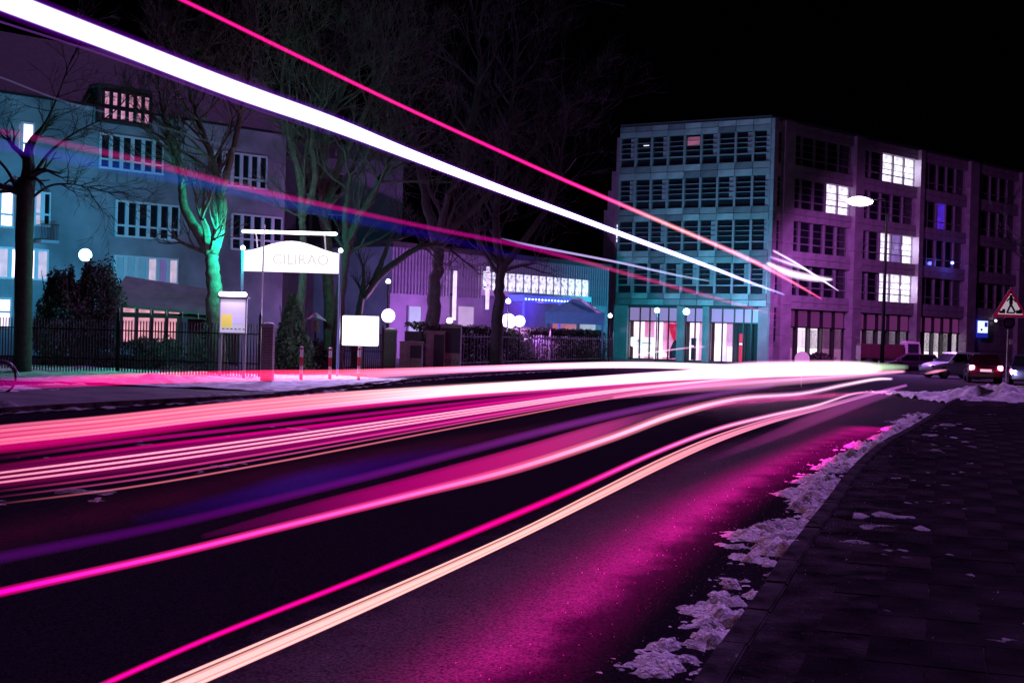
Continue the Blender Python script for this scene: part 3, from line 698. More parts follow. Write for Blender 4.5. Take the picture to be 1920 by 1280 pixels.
# ================================================================== LEFT YARD
def leaf_cloud(name, m, parent, n, fn, size=.06):
    q = G()
    for i in range(n):
        x, y, z = fn(); a = Vector((random.gauss(0, 1), random.gauss(0, 1), random.gauss(0, 1))).normalized(); b = a.cross(Vector((random.gauss(0, 1), random.gauss(0, 1), .3))).normalized(); s = size * random.uniform(.5, 1.4)
        p = Vector((x, y, z)); q.add([p - a * s, p + b * s * .5, p + a * s, p - b * s * .5], [(0, 1, 2, 3)])
    return q.build(name, m, parent)
leafd = mat('dark_leaves', (.035, .045, .035), .7, vary=.5, vscale=3); leafg = mat('conifer_needles', (.04, .09, .05), .7, vary=.5, vscale=3)
twig_m = mat('shrub_twigs', (.05, .035, .045), .85)
def shrub(label, px, py0, wpx, hpx, Y, n, m, size=.06, conic=False, name='shrub'):
    c = at(px, py0, Y); c.z = .05; sc = Y / F_PX; w = wpx * sc / 2; h = hpx * sc
    root = empty(name, c, label=label, cat='shrub')
    def fn():
        t_ = random.random() ** .8; ww = w * ((1 - t_) * .9 + .12) if conic else w * math.sqrt(max(.05, 1 - (t_ * .95) ** 3)) * (1 + .2 * math.sin(7 * t_ + px))
        an = random.uniform(0, 6.283); r_ = ww * math.sqrt(random.uniform(.25, 1)); k_n = 1 + .55 * fb(an * 1.3 + px, t_ * 4, 1.0, 4); return r_ * math.cos(an) * k_n, r_ * math.sin(an) * .8 * k_n, t_ * h * random.uniform(.9, 1.03) * (1 + .18 * fb(an * 2, px, 1.0, 3))
    leaf_cloud('foliage', m, root, n, fn, size)
    q = G()
    for k in range(14):
        a = random.uniform(0, 6.28); q.tube([(0, 0, 0), (w * .35 * math.cos(a), w * .3 * math.sin(a), h * .4), (w * .7 * math.cos(a), w * .55 * math.sin(a), h * random.uniform(.65, 1.02))], [.03, .02, .008], 4)
    q.build('stems', twig_m, root, True); return root
shrub('huge dark shrub behind the fence beside the broad trunk', 112, 700, 110, 178, 47, 9000, leafd, .07)
shrub('peaked dark shrub behind the fence near the shed roof', 178, 700, 90, 192, 48, 9000, leafd, .07, False)
shrub('low dark shrub beneath the shed windows', 290, 700, 150, 60, 47.5, 2600, leafd, .06)
shrub('low tangled shrub left of the display case', 395, 700, 60, 95, 47, 2500, leafd, .06)
shrub('dense green conifer behind the gate pillar', 545, 690, 100, 140, 47, 9000, leafg, .07, True, 'conifer')
shrub('small dark shrub at the right foot of the conifer', 590, 692, 60, 60, 49, 2600, leafd, .06)
# shed with snow on its roof
sc = 52 / F_PX; o = at(215, 600, 52); o.z = 0
sh = empty('garden_shed', o, R(12), label='low shed with a snow covered roof behind the iron fence', cat='shed')
W_ = 235 * sc
q = G(); q.add([(-.3, -.5, 2.55), (W_ + .2, -.5, 2.2), (W_ - .6, 2.2, 3.2), (.2, 2.2, 3.75), (-.3, -.5, 2.42), (W_ + .2, -.5, 2.07)], [(0, 1, 2, 3), (4, 5, 1, 0)]); q.build('roof', mat('roof_snow', (.16, .14, .17), .8, vary=.3, vscale=2, bump=.4, bscale=6), sh)
for x0 in (0, W_ * .48, W_ - .2): B('post', frame_d, sh, x0, x0 + .14, 0, .14, 0, 2.2)
B('beam', frame_d, sh, -.2, W_, -.05, .1, 2.0, 2.2)
B('back_wall', mat('shed_wall', (.06, .045, .05), .8), sh, W_ * .55, W_, 1.8, 1.95, 0, 2.6)
for k in range(8): # hanging tinsel like icicles along the eave
    q = G(); x = .2 + k * W_ / 8.2; q.tube([(x, -.5, 2.45 - .33 * x / W_), (x + .02, -.5, 2.2 - .3 * x / W_)], [.03, .005], 5); q.build('icicle', SNOW, sh)
# iron fence
iron = mat('black_iron', (.015, .014, .018), .45, metal=.6)
def fence(label, a, b, h, n, name='iron_fence', m=iron, rails=(.25, .8), group=None):
    d = b - a; L_ = d.length; root = empty(name, a, math.atan2(d.y, d.x), label=label, cat='fence')
    bar = box_mesh(.03, .03, h, m)
    for i in range(n):
        x = i * L_ / (n - 1); hh = 0
        link('bar', bar, root, (x, 0, h / 2 + .1))
    for r_ in rails: B('rail', m, root, 0, L_, -.015, .045, h * r_ + .1, h * r_ + .14)
    for x in (0, L_ / 2, L_): 
        B('post', m, root, x - .04, x + .04, -.06, .02, 0, h + .35); q = G(); q.tube([(x, -.02, h + .35), (x, -.02, h + .52)], [.05, .003], 6); q.build('finial', m, root)
    return root
p0 = at(-40, 706, 43); p0.z = 0; p1 = at(486, 700, 42); p1.z = 0
fence('tall black iron railing in front of the dark shrubs', p0, p1, 1.75, 96)
p0 = at(862, 688, 62); p0.z = 0; p1 = at(1148, 676, 88); p1.z = 0
fence('thin metal railing before the clipped hedge', p0, p1, 1.6, 62, m=mat('grey_iron', (.2, .17, .22), .5, metal=.4), rails=(.1, .9))
# hedge behind it
hd = empty('hedge', p0, math.atan2((p1 - p0).y, (p1 - p0).x), label='clipped hedge with snow caught in its leaves behind the thin railing', cat='hedge')
Lh2 = (p1 - p0).length
def hf():
    x = random.uniform(-3.2, Lh2); top = 1.95 + .12 * math.sin(x * 1.7) + .08 * math.sin(x * 4.1)
    if random.random() < .35: return x, random.uniform(.5, 1.6), top + random.uniform(-.1, .05)
    return x, .5 + random.uniform(-.08, .15), random.uniform(.1, top)
leaf_cloud('foliage', mat('hedge_leaves', (.04, .045, .03), .6, vary=.5, vscale=2), hd, 21000, hf, .075)
def hs():
    x = random.uniform(0, Lh2); 
    if random.random() < .45: return random.gauss(Lh2 * .42, 2.0), .42, random.uniform(.4, 1.5)
    return x, .44, random.uniform(.2, 1.7)
leaf_cloud('snow_flecks', SNOW, hd, 1300, hs, .055)
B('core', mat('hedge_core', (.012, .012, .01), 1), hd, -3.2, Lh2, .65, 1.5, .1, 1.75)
# ---- gate pillars
def brick_mat(name, c1, c2, mo):
    m = bpy.data.materials.new(name); m.use_nodes = True; t = m.node_tree; b = t.nodes['Principled BSDF']
    bt = t.nodes.new('ShaderNodeTexBrick'); tc = t.nodes.new('ShaderNodeTexCoord'); mp = t.nodes.new('ShaderNodeMapping'); mp.inputs['Rotation'].default_value = (R(90), 0, 0)
    t.links.new(tc.outputs['Object'], mp.inputs[0]); t.links.new(mp.outputs[0], bt.inputs['Vector'])
    bt.inputs['Color1'].default_value = (*c1, 1); bt.inputs['Color2'].default_value = (*c2, 1); bt.inputs['Mortar'].default_value = (*mo, 1)
    bt.inputs['Scale'].default_value = 1; bt.inputs['Brick Width'].default_value = .24; bt.inputs['Row Height'].default_value = .08; bt.inputs['Mortar Size'].default_value = .01
    t.links.new(bt.outputs[0], b.inputs['Base Color']); b.inputs['Roughness'].default_value = .85
    bp = t.nodes.new('ShaderNodeBump'); bp.inputs['Strength'].default_value = .8; bp.inputs['Distance'].default_value = .02; t.links.new(bt.outputs['Fac'], bp.inputs['Height']); bp.invert = True; t.links.new(bp.outputs[0], b.inputs['Normal'])
    return m
brick = brick_mat('pillar_brick', (.2, .12, .13), (.15, .09, .10), (.25, .22, .24))
def pillar(label, pxa, pxb, pt, pb, rz=0.0, snowcap=True):
    c = on((pxa + pxb) / 2, pb); Y = c.y; w = (pxb - pxa) * Y / F_PX; d = ray((pxa + pxb) / 2, pt); h = CAMZ + d.z / d.y * Y
    root = empty('gate_pillar', c, rz, label=label, cat='pillar')
    B('shaft', brick, root, -w / 2 + .03, w / 2 - .03, -w / 2 + .03, w / 2 - .03, 0, h - .12); B('capstone', mat('capstone', (.3, .28, .3), .8, vary=.3), root, -w / 2, w / 2, -w / 2, w / 2, h - .12, h - .02, .02)
    if snowcap: sphere('snow_cap', SNOW, root, (0, 0, h - .03), w * .45, (1, 1, .35))
    return root, Y, h
pillar('dark brick gate pillar nearest the street, left of the snowy driveway', 488, 513, 606, 722)
pillar('pale gate pillar directly left of the white light box', 621, 641, 612, 696, .2)
pr, pY, ph = pillar('brick gate pillar right of the white light box carrying a globe lamp', 718, 743, 617, 694)
# gate between pillars
p0 = at(642, 690, 52.5); p0.z = 0; p1 = at(716, 690, 53.5); p1.z = 0
fence('dark metal gate half open behind the light box', p0, p1, 1.5, 20, name='metal_gate', rails=(.05, .5, .95))
# ---- striped bollards
bw = mat('bollard_white', (.75, .7, .72), .5); br = mat('bollard_red', (.45, .01, .03), .5)
for k, (px, pt, pb) in enumerate(((564, 656, 720), (618, 658, 720), (672, 657, 719))):
    c = on(px, pb); c.z = .09; h = (pb - pt) * c.y / F_PX
    t = empty('bollard', c, label=['left red and white bollard standing on the snowy driveway', 'middle red and white bollard before the pale pillar', 'right red and white bollard under the light box'][k], cat='bollard', group='striped bollards across the snowy driveway')
    zs = [0, .22, .45, .72, .93, 1.0]; ms = [br, bw, br, bw, br]
    ms = [br, bw, br, bw, br]
    for i in range(5):
        q = G(); q.tube([(0, 0, zs[i] * h), (0, 0, zs[i + 1] * h)], .052, 14); q.build('band', ms[i], t, False)
    sphere('cap', bw, t, (0, 0, h), .055, (1, 1, .5))
# ---- display case
white_em = mat('lamp_white', emit=(1, .92, 1), estr=7)
Yc = 41.0; sc = Yc / F_PX
o = at(410, 625, Yc); x0, zb = o.x, o.z; o2 = at(463, 560, Yc); x1, zt = o2.x, o2.z
dc = empty('display_case', ((x0 + x1) / 2, Yc, 0), label='glowing glass display case with a yellow poster beside the pale tree', cat='display case'); w = (x1 - x0) / 2
B('backing', frame_m, dc, -w, w, 0, .12, zb, zt)
B('face', lit('case_face', (.72, .66, 1), .62, 1.0, .75), dc, -w + .04, w - .04, -.02, 0 - .002, zb + .04, zt - .03)
B('poster', mat('poster_yellow', (.5, .45, .1), .6, emit=(.85, .7, .12), estr=.55), dc, -w + .08, -.02, -.035, -.022, zb + .2, zb + .62)
B('poster', mat('poster_lilac', (.4, .38, .6), .6, emit=(.6, .5, .95), estr=.6), dc, .02, w - .12, -.035, -.022, zb + .35, zb + .6)
for k in range(6): B('text_line', mat('print_dark', (.05, .04, .1), .6), dc, -w + .12 + k * .13, -w + .19 + k * .13, -.045, -.036, zb + .14, zb + .17)
B('roof', frame_d, dc, -w - .05, w + .05, -.12, .2, zt, zt + .05); B('light_bar', white_em, dc, -w, w, -.12, .02, zt + .06, zt + .2, .03)
for x in (-w + .05, w - .05): B('post', frame_m, dc, x - .04, x + .04, .03, .1, 0, zb)
lamp(dc, (0, -.5, zt + .45), (.8, .5, 1), 120, .1)
# ---- arched sign
Ys = 44.0; aL = at(457, 505, Ys); aR = at(634, 509, Ys); zt0 = at(457, 470, Ys).z; zm = at(545, 440, Ys).z; W2 = aR.x - aL.x; zb = aL.z - .05
ag = empty('arched_sign', (aL.x, Ys, 0), label='large glowing white arched sign on posts over the driveway', cat='sign')
prof = [(0, zb)] + [(W2, zb)] + [(W2 * (1 - u), zt0 + (at(545, 452, Ys).z - zt0) * (math.sin(math.pi * (1 - u)) ** 1.6)) for u in [i / 16 for i in range(17)]]
q = G(); q.prism(prof, 0, .12); q.build('board', mat('sign_board', (.8, .8, .8), .6, emit=(.97, .93, 1), estr=1.25), ag)
text_obj('lettering', 'CILIRAO', mat('sign_letters', (.02, .02, .02), .9, emit=(.86, .80, .80), estr=.8), ag, (W2 * .60, -.006, zb + .42), .52, ext=.003)
for x in (-.06, W2 + .06):
    q = G(); q.tube([(x, .06, 0), (x, .06, zt0 + .05)], .05, 10); q.build('post', mat('blue_post', (.2, .25, .45), .4, metal=.3), ag); sphere('ball', white_em, ag, (x, .06, zt0 + .1), .08)
B('light_bar', white_em, ag, .0, W2, -.55, -.4, zt0 + .58, zt0 + .68, .03)
for x in (.45, W2 - .45): q = G(); q.tube([(x, .06, zt0), (x, -.2, zt0 + .5), (x, -.45, zt0 + .6)], .025, 6); q.build('arm', frame_w, ag)
lamp(ag, (W2 / 2, -.7, zb - .05), (.55, .42, 1), 1200, .2, kind='SPOT', spot=110, rot=(-Vector((.25, -.5, -1))).to_track_quat('Z', 'Y').to_euler()); lamp(ag, (W2 / 2, -1.2, zt0 + .9), (.9, .7, 1), 50, .25); lamp(ag, (.1, -.7, zt0 + .1), (.0, 1, .62), 1100, .1, kind='SPOT', spot=160, rot=(-Vector((-1, .2, -.1))).to_track_quat('Z', 'Y').to_euler()); lamp(ag, (-.3, .8, zt0 - .4), (.55, .15, .8), 450, .15, kind='SPOT', spot=140, rot=(-Vector((-.5, 1, .25))).to_track_quat('Z', 'Y').to_euler()); lamp(ag, (W2 / 2 - 1, .9, zt0 + .5), (.02, .95, .62), 650, .2, kind='SPOT', spot=150, rot=(-Vector((-.2, 1, .55))).to_track_quat('Z', 'Y').to_euler())  # green and violet spots added here to tint the trees and left facade
q = G(); c = on(488, 690); c.z = 0
fp = empty('flag_pole', (at(488, 600, 43).x, 43, 0), label='thin bare pole rising in front of the arched sign', cat='pole')
q.tube([(0, 0, 0), (.06, 0, 5.2)], [.035, .022], 8); q.build('mast', mat('pole_violet', (.4, .35, .42), .4, metal=.4), fp); B('base', frame_d, fp, -.1, .1, -.1, .1, 0, .1); B('cleat', frame_w, fp, -.05, .05, -.06, .02, 1.2, 1.5)
# ---- white light box on a foot
Yb = 46; a = at(640, 648, Yb); b = at(712, 592, Yb)
lx = empty('light_box', ((a.x + b.x) / 2, Yb, 0), label='blank bright white rounded light box between the gate pillars', cat='light box'); w = (b.x - a.x) / 2
B('housing', frame_m, lx, -w, w, .0, .22, a.z, b.z, .06); B('face', mat('box_face', emit=(1, .97, 1), estr=2.2), lx, -w + .03, w - .03, -.03, -.002, a.z + .03, b.z - .03)
B('foot', frame_d, lx, -.07, .07, .05, .15, 0, a.z); B('foot_plate', frame_d, lx, -.3, .3, -.1, .3, .1, .16)
lamp(lx, (0, -.6, a.z + .5), (1, .8, 1), 120, .3)
# ---- globe lamps
def globe(label, px, py, Y, r, col, estr, power, foot=0.0, lc=None, spot=None):
    p = at(px, py, Y); root = empty('globe_lamp', (p.x, Y, foot), label=label, cat='lamp')
    sphere('globe', mat('globe_%s' % label[:9].replace(' ', '_'), emit=col, estr=estr), root, (0, 0, p.z - foot), r)
    q = G(); q.tube([(0, 0, 0), (0, 0, p.z - foot - r * .9)], [.05, .035], 8); q.build('post', frame_d, root); q = G(); q.tube([(0, 0, p.z - foot - r * 1.15), (0, 0, p.z - foot - r * .7)], [.06, .09], 10); q.build('collar', frame_d, root)
    if power and spot:
        d_ = Vector(spot).normalized(); lamp(root, tuple(d_ * r * 1.5 + Vector((0, 0, p.z - foot))), lc or col, power, .06, kind='SPOT', spot=165, rot=(-d_).to_track_quat('Z', 'Y').to_euler())
    elif power: lamp(root, (0, 0, p.z - foot + r * 1.3), lc or col, power, .05)
    return root
globe('cyan white street lamp glowing left of the plastered facade', 160, 478, 57, .28, (.55, 1, .95), 8, 2500, 0, (.0, .46, .90), (-.12, 1, .5))
globe('large white globe lamp on the gate pillar by the light box', 728, 592, pY, .3, (1, .9, .95), 3, 250, ph, (.75, .3, 1))
globe('small white globe lamp behind the tall utility cabinet', 843, 601, 66, .16, (1, .9, .95), 4, 1800, 0, (.55, .2, 1), (.1, 1, .2))
globe('large pink white globe lamp right of the dark trunk', 953, 602, 70, .42, (1, .85, .95), 3, 2400, 0, (.55, .2, 1), (-.15, 1, .1))
globe('second pink white globe lamp farther from the dark trunk', 974, 602, 71, .32, (1, .85, .95), 3, 1200, 0, (.8, .25, .9), (-.1, 1, .05))
globe('small pink star bright lamp high beside the dark trunk', 953, 565, 69, .14, (1, .7, .85), 6, 120)
globe('slender lamp above the branch by the gate pillar', 728, 528, 62, .12, (1, .9, 1), 5, 350, 0, (.6, .25, 1))
globe('cyan lamp before the offices shop front', 1287, 584, 84, .22, (.4, 1, 1), 8, 4300, 0, (.0, .52, .72), (.05, 1, .6))
globe('white lamp before the left shop panes', 1232, 582, 86, .18, (1, .95, 1), 6, 200, 0, (.1, .7, .9))
globe('little white lamp at the left end of the offices', 1144, 592, 84, .14, (1, .95, 1), 5, 120, 0, (.4, .3, 1))
# ---- utility cabinets
cabm = mat('cabinet_grey', (.3, .26, .3), .7, col2=(.2, .17, .2), vscale=3, bump=.1); cabd = mat('cabinet_dark', (.03, .02, .06), .6)
def cabinet(label, pxa, pxb, pt, pb, split, dark=(0, 1), graffiti=None, sidep=.35):
    c = on(pxa, pb); Y = c.y; w = (pxb - pxa) * Y / F_PX; h = CAMZ + ray(pxa, pt).z / ray(pxa, pt).y * Y
    root = empty('utility_cabinet', c, label=label, cat='cabinet')
    B('body', cabm, root, 0, w, 0, .7, .05, h, .02); B('plinth', frame_d, root, .02, w - .02, .03, .67, 0, .12)
    B('dark_panel', cabd, root, dark[0] * w + .02, dark[1] * w - .02, -.02, -.002, split * h, h - .1); B('roof', cabm, root, -.03, w + .03, -.05, .74, h, h + .06, .015)
    B('door_seam', frame_d, root, w * .5, w * .5 + .012, -.012, -.002, .15, split * h - .02)
    if graffiti: text_obj('graffiti', graffiti, frame_d, root, (w * .5, -.012, split * h * .55), .3, ext=.002)
    return root
cabinet('low utility cabinet with a dark upper right door', 748, 790, 642, 699, .5, (.45, 1))
cabinet('tall utility cabinet between the dark trunk and the hedge', 797, 832, 622, 698, .0, (.4, 1))
cabinet('tallest utility cabinet with a graffiti scrawl on its lower door', 824, 862, 610, 698, .42, (0, 1), 'PEKO')
# bird feeder / little house near the gate
p = at(592, 600, 52); t = empty('bird_house', (p.x, 52, 0), label='small wooden house with a snowy roof behind the driveway', cat='bird house')
B('house', mat('wood_violet', (.2, .13, .16), .8), t, -.16, .16, -.12, .12, p.z - .5, p.z); q = G(); q.prism([(-.42, p.z - .02), (0, p.z + .3), (.42, p.z - .02), (0, p.z + .12)], -.25, .25); q.build('roof', SNOW, t); B('post', twig_m, t, -.04, .04, -.04, .04, 0, p.z - .5)
# ---- teal garden pavilion (parasol tent)
Yp = 82; a = at(1022, 590, Yp); b = at(1134, 590, Yp); pk = at(1082, 560, Yp); lowz = at(1022, 600, Yp).z; eav = at(1022, 582, Yp).z; Wp = b.x - a.x
pv = empty('canopy_tent', (a.x, Yp, 0), label='teal fabric canopy with snow on its ridge above the hedge', cat='tent')
teal = mat('teal_fabric', (.04, .28, .3), .7, vary=.2); kx_ = pk.x - a.x
q = G(); q.add([(0, 0, eav - .05), (Wp, 0, eav - .1), (Wp, 3, eav - .1), (0, 3, eav - .05), (kx_, 1.5, pk.z + .1)], [(0, 1, 4), (1, 2, 4), (2, 3, 4), (3, 0, 4)]); q.build('cover', teal, pv)
B('valance', teal, pv, 0, Wp, -.03, 0, lowz - .2, eav - .07)
q = G(); q.tube([(kx_ - .2, 1.2, pk.z + .06), (kx_ + .3, 1.0, pk.z + .0), (Wp - .5, .1, eav + .02), (Wp - .1, .05, eav - .05)], [.05, .07, .09, .05], 8); q.build('ridge_snow', SNOW, pv, True)
for x in (.08, Wp - .12): B('pole', teal, pv, x - .05, x + .05, 0, .1, 0, eav - .1)
# ================================================================== STREET LAMP at right
Yl = 79; base = at(1653, 690, Yl); hd_ = at(1612, 376, Yl); top_ = at(1664, 372, Yl)
sl_ = empty('street_lamp', (base.x, Yl, 0), label='tall street lamp with a blazing violet white head before the stone wing', cat='street lamp')
px_ = top_.x - .28
q = G(); q.tube([(0, 0, 0), (.02, 0, 3), (.04, 0, 9.8)], [.14, .11, .08], 12); q.build('pole', mat('pole_black', (.006, .005, .007), .6), sl_, True)
q = G(); q.tube([(.04, 0, 9.75), (-.1, 0, top_.z - .1), (-.9, 0, hd_.z + .1)], [.07, .06, .06], 8); q.build('arm', frame_d, sl_, True)
hx = hd_.x - base.x
sphere('head', frame_m, sl_, (hx + .05, 0, hd_.z + .06), .8, (1, .35, .22)); sphere('lens', mat('lamp_head', emit=(1, .85, 1), estr=14), sl_, (hx, -.02, hd_.z - .05), .82, (1, .4, .36))
lamp(sl_, (hx, .4, hd_.z - .5), (.62, .13, .80), 13000, .2, kind='SPOT', spot=112, rot=(-Vector((.45, .8, -.62))).to_track_quat('Z', 'Y').to_euler())
lamp(sl_, (hx - .2, -.4, hd_.z - .5), (.55, .22, 1), 15000, .2, kind='SPOT', spot=120, rot=(-Vector((-.08, -.75, -.62))).to_track_quat('Z', 'Y').to_euler())
# ================================================================== WARNING SIGN
sb = on(1888, 748); Y = sb.y; sc = Y / F_PX
ws = empty('warning_sign', (sb.x, Y, .05), label='triangular red bordered warning sign on a tall post in the snow bank', cat='sign')
zt = at(1893, 543, Y).z; zb = at(1893, 597, Y).z; hw = 32 * sc; cx = at(1893, 570, Y).x - sb.x
def tri(g_, y0, y1, s):
    zc = zb + (zt - zb) / 3; P_ = [(cx - hw * s, zc + (zb - zc) * s), (cx + hw * s, zc + (zb - zc) * s), (cx, zc + (zt - zc) * s)]
    g_.prism(P_, y0, y1)
q = G(); tri(q, -.07, -.04, 1.06); q.build('rim', mat('sign_rim_white', (.8, .75, .8), .4), ws)
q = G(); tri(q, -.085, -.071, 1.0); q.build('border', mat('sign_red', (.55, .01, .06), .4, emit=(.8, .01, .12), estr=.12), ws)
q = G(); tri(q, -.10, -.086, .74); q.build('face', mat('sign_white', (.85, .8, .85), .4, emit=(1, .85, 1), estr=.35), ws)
blk = mat('sign_black', (.02, .01, .03), .5); zc = zb + .14; q = G()
q.tube([(cx + .0, -.108, zc + .62), (cx - .0, -.108, zc + .30)], [.05, .07], 6); q.tube([(cx, -.108, zc + .30), (cx - .12, -.108, zc + .02)], .035, 6); q.tube([(cx, -.108, zc + .30), (cx + .16, -.108, zc + .02)], .035, 6)
q.tube([(cx, -.108, zc + .55), (cx + .17, -.108, zc + .38)], .025, 6); q.tube([(cx, -.108, zc + .55), (cx - .14, -.108, zc + .40)], .025, 6)
q.tube([(cx, -.108, zc + .66), (cx, -.108, zc + .74)], [.04, .03], 6)
for x, h_ in ((-.34, .07), (-.24, .13), (.24, .1), (.34, .13)): q.box(cx + x - .05, cx + x + .05, -.12, -.102, zc - .02, zc + h_)
q.box(cx - .14, cx + .14, -.12, -.102, zc - .02, zc + .03)
q.build('pictogram', blk, ws)
q = G(); q.tube([(-.05, 0, -.1), (cx, 0, zt - .1)], .035, 10); q.build('post', mat('post_zinc', (.35, .3, .36), .4, metal=.6), ws)
q = G(); z_ = at(1891, 608, Y).z; q.tube([(cx - .02, -.06, z_), (cx - .02, -.03, z_)], .21, 18); q.build('round_plate', frame_d, ws)
q = G(); q.tube([(cx - .02, -.075, z_), (cx - .02, -.062, z_)], .13, 18); q.build('round_inset', mat('inset_violet', (.12, .03, .13), .5), ws)
z_ = at(1891, 643, Y).z; B('clamp', mat('reflector', (.7, .6, .6), .4), ws, cx, cx + .14, -.08, .03, z_ - .1, z_ + .1, .02); B('ballast', frame_d, ws, -.3, .2, -.2, .2, -.03, .06, .02)
# ================================================================== CARS
tyre = mat('tyre', (.015, .015, .015), .8); rim = mat('rim', (.35, .33, .36), .3, metal=.8); carglass = mat('car_glass', (.015, .012, .02), .08)
def car(label, loc, rz, paint, L_=4.1, w=1.7, h=1.45, tail=False, head=False, plate=True):
    """nose along +x"""
    root = empty('parked_car' if not (tail or head) else 'car', loc, rz, label=label, cat='car')
    def side(t): pass
    # body as lofted sections along x: (x, halfwidth, z_bottom, z_shoulder)
    secs = [(-.5, .80, .34, .70), (-.485, .92, .26, .86), (-.44, .97, .22, .92), (-.30, 1, .20, .94), (0, 1, .20, .93), (.22, 1, .20, .92), (.34, .98, .20, .84), (.44, .93, .22, .74), (.49, .82, .28, .64), (.5, .70, .34, .56)]
    q = G(); n_ = 10
    for (x, hw_, zb_, zs_) in secs:
        hw_ *= w / 2; X = x * L_; zb_ *= h / 1.45; zs_ *= h / 1.45
        ring = [(hw_ * .86, zb_), (hw_, zb_ + .12), (hw_ * 1.0, (zb_ + zs_) / 2 + .08), (hw_ * .96, zs_ - .05), (hw_ * .86, zs_)]
        ring = ring + [(-a, b) for a, b in ring[::-1]]
        q.V += [(X, a, b) for a, b in ring]
    for i in range(len(secs) - 1):
        for k in range(n_): q.F.append((i * n_ + k, i * n_ + (k + 1) % n_, (i + 1) * n_ + (k + 1) % n_, (i + 1) * n_ + k))
    q.F.append(tuple(range(n_))[::-1]); q.F.append(tuple(range((len(secs) - 1) * n_, len(secs) * n_)))
    q.build('body', paint, root, True)
    # greenhouse
    def gh(m, name, inset, xs4, z0_, z1_, wb, wt):
        q = G(); (a, b, c, d) = [v * L_ for v in xs4]
        V = [(a, -wb, z0_), (a, wb, z0_), (d, wb, z0_), (d, -wb, z0_), (b, -wt, z1_), (b, wt, z1_), (c, wt, z1_), (c, -wt, z1_)]
        q.add(V, [(0, 3, 2, 1), (4, 5, 6, 7), (0, 1, 5, 4), (1, 2, 6, 5), (2, 3, 7, 6), (3, 0, 4, 7)]); return q.build(name, m, root)
    zs = .92 * h / 1.45
    gh(carglass, 'windows', 0, (-.45, -.37, .06, .23), zs - .03, h - .07, w * .43, w * .36)
    gh(paint, 'roof', 0, (-.375, -.36, .05, .075), h - .08, h, w * .365, w * .33)
    for s in (-1, 1):
        for (xa, xb) in (((-.44), (-.365)), (.222, .062), (-.13, -.12)):
            q = G(); q.tube([(xa * L_, s * w * .435, zs - .03), (xb * L_, s * w * .362, h - .06)], .035, 5); q.build('pillar', paint, root)
        m_ = B('mirror', paint, root, .16 * L_, .20 * L_, s * w * .52 - .06, s * w * .52 + .06, zs - .02, zs + .12, .02)
        for xw in (-.31, .31):
            wl = empty('wheel', (xw * L_, s * (w / 2 - .1), .31)); wl.parent = root
            q = G(); q.tube([(0, -.1, 0), (0, -.08, 0), (0, .08, 0), (0, .1, 0)], [.27, .31, .31, .27], 20); q.build('tyre', tyre, wl)
            q = G(); q.tube([(0, -.108, 0), (0, .108, 0)], .19, 14); q.build('rim', rim, wl)
        tl = B('taillight', mat('tail_lit', emit=(1, .22, .42), estr=9) if tail else mat('tail_dark', (.25, .01, .02), .3), root, -.506 * L_, -.478 * L_, s * w * .40 - .13, s * w * .40 + .11, .62, .86, .03)
        hlm = mat('head_lit', emit=(.85, .85, 1), estr=16) if head else mat('headlamp', (.6, .6, .65), .15)
        B('headlight', hlm, root, .465 * L_, .492 * L_, s * w * .36 - .16, s * w * .36 + .12, .52, .70, .03)
        if tail: lamp(root, (-.56 * L_, s * w * .4, .75), (1, .02, .12), 14, .06)
        if head: lamp(root, (.56 * L_, s * w * .36, .62), (.7, .6, 1), 60, .06)
    B('plate', mat('plate_lit', (.8, .8, .8), .4, emit=(1, .6, .8), estr=.7) if tail else mat('plate', (.7, .7, .7), .5), root, -.512 * L_, -.5 * L_, -.26, .26, .56, .68)
    B('bumper', frame_d, root, -.515 * L_, -.47 * L_, -w * .44, w * .44, .30, .44, .03); B('bumper', frame_d, root, .47 * L_, .508 * L_, -w * .42, w * .42, .28, .40, .03)
    return root
c = on(1787, 709); car('white hatchback turning behind the dark car, seen from its front left', (c.x, c.y, 0), R(180 + 16), mat('paint_white', (.75, .72, .78), .25, coat=.5), 3.5, 1.6, 1.42)
c = on(1842, 716); car('dark car with glowing pink tail lights and a pale number plate', (c.x, c.y, 0), R(74), mat('paint_dark', (.03, .01, .03), .2, coat=.6), 3.9, 1.62, 1.4, tail=True)
c = on(1925, 722); car('dark car with bright headlights half hidden at the right edge', (c.x + .3, c.y + .6, 0), R(-112), mat('paint_night', (.03, .03, .06), .2, coat=.6), 4.1, 1.7, 1.45, head=True)
c = on(1735, 702); car('dark low car nosing out behind the white hatchback', (c.x, c.y + 3, 0), R(170), mat('paint_plum', (.06, .02, .06), .3, coat=.4), 3.8, 1.65, 1.2)
# red flat truck blurred among the trails
c = on(1665, 695); Yt = c.y; tr = empty('lorry', (c.x, Yt, 0), R(-6), label='red lorry with a grey cab half drowned in the light trails', cat='lorry'); k_ = Yt / F_PX
redp = mat('lorry_red', (.05, .004, .015), .5, vary=.3)
B('cargo_bed', redp, tr, -55 * k_, 24 * k_, -.9, .9, .8, 1.75, .03); B('tailboard', mat('lorry_trim', (.45, .35, .4), .5), tr, -56 * k_, -55 * k_ - .005, -.85, .85, .7, 1.6)
q = G(); q.prism([(26 * k_, .5), (54 * k_, .5), (54 * k_, 1.2), (51 * k_, 1.95), (28 * k_, 2.0), (26 * k_, 1.9)], -.9, .9); q.build('cab', mat('cab_grey', (.35, .3, .33), .4), tr)
B('side_window', carglass, tr, 30 * k_, 49 * k_, -.93, -.905, 1.25, 1.82); B('chassis', frame_d, tr, -54 * k_, 53 * k_, -.7, .7, .45, .78)
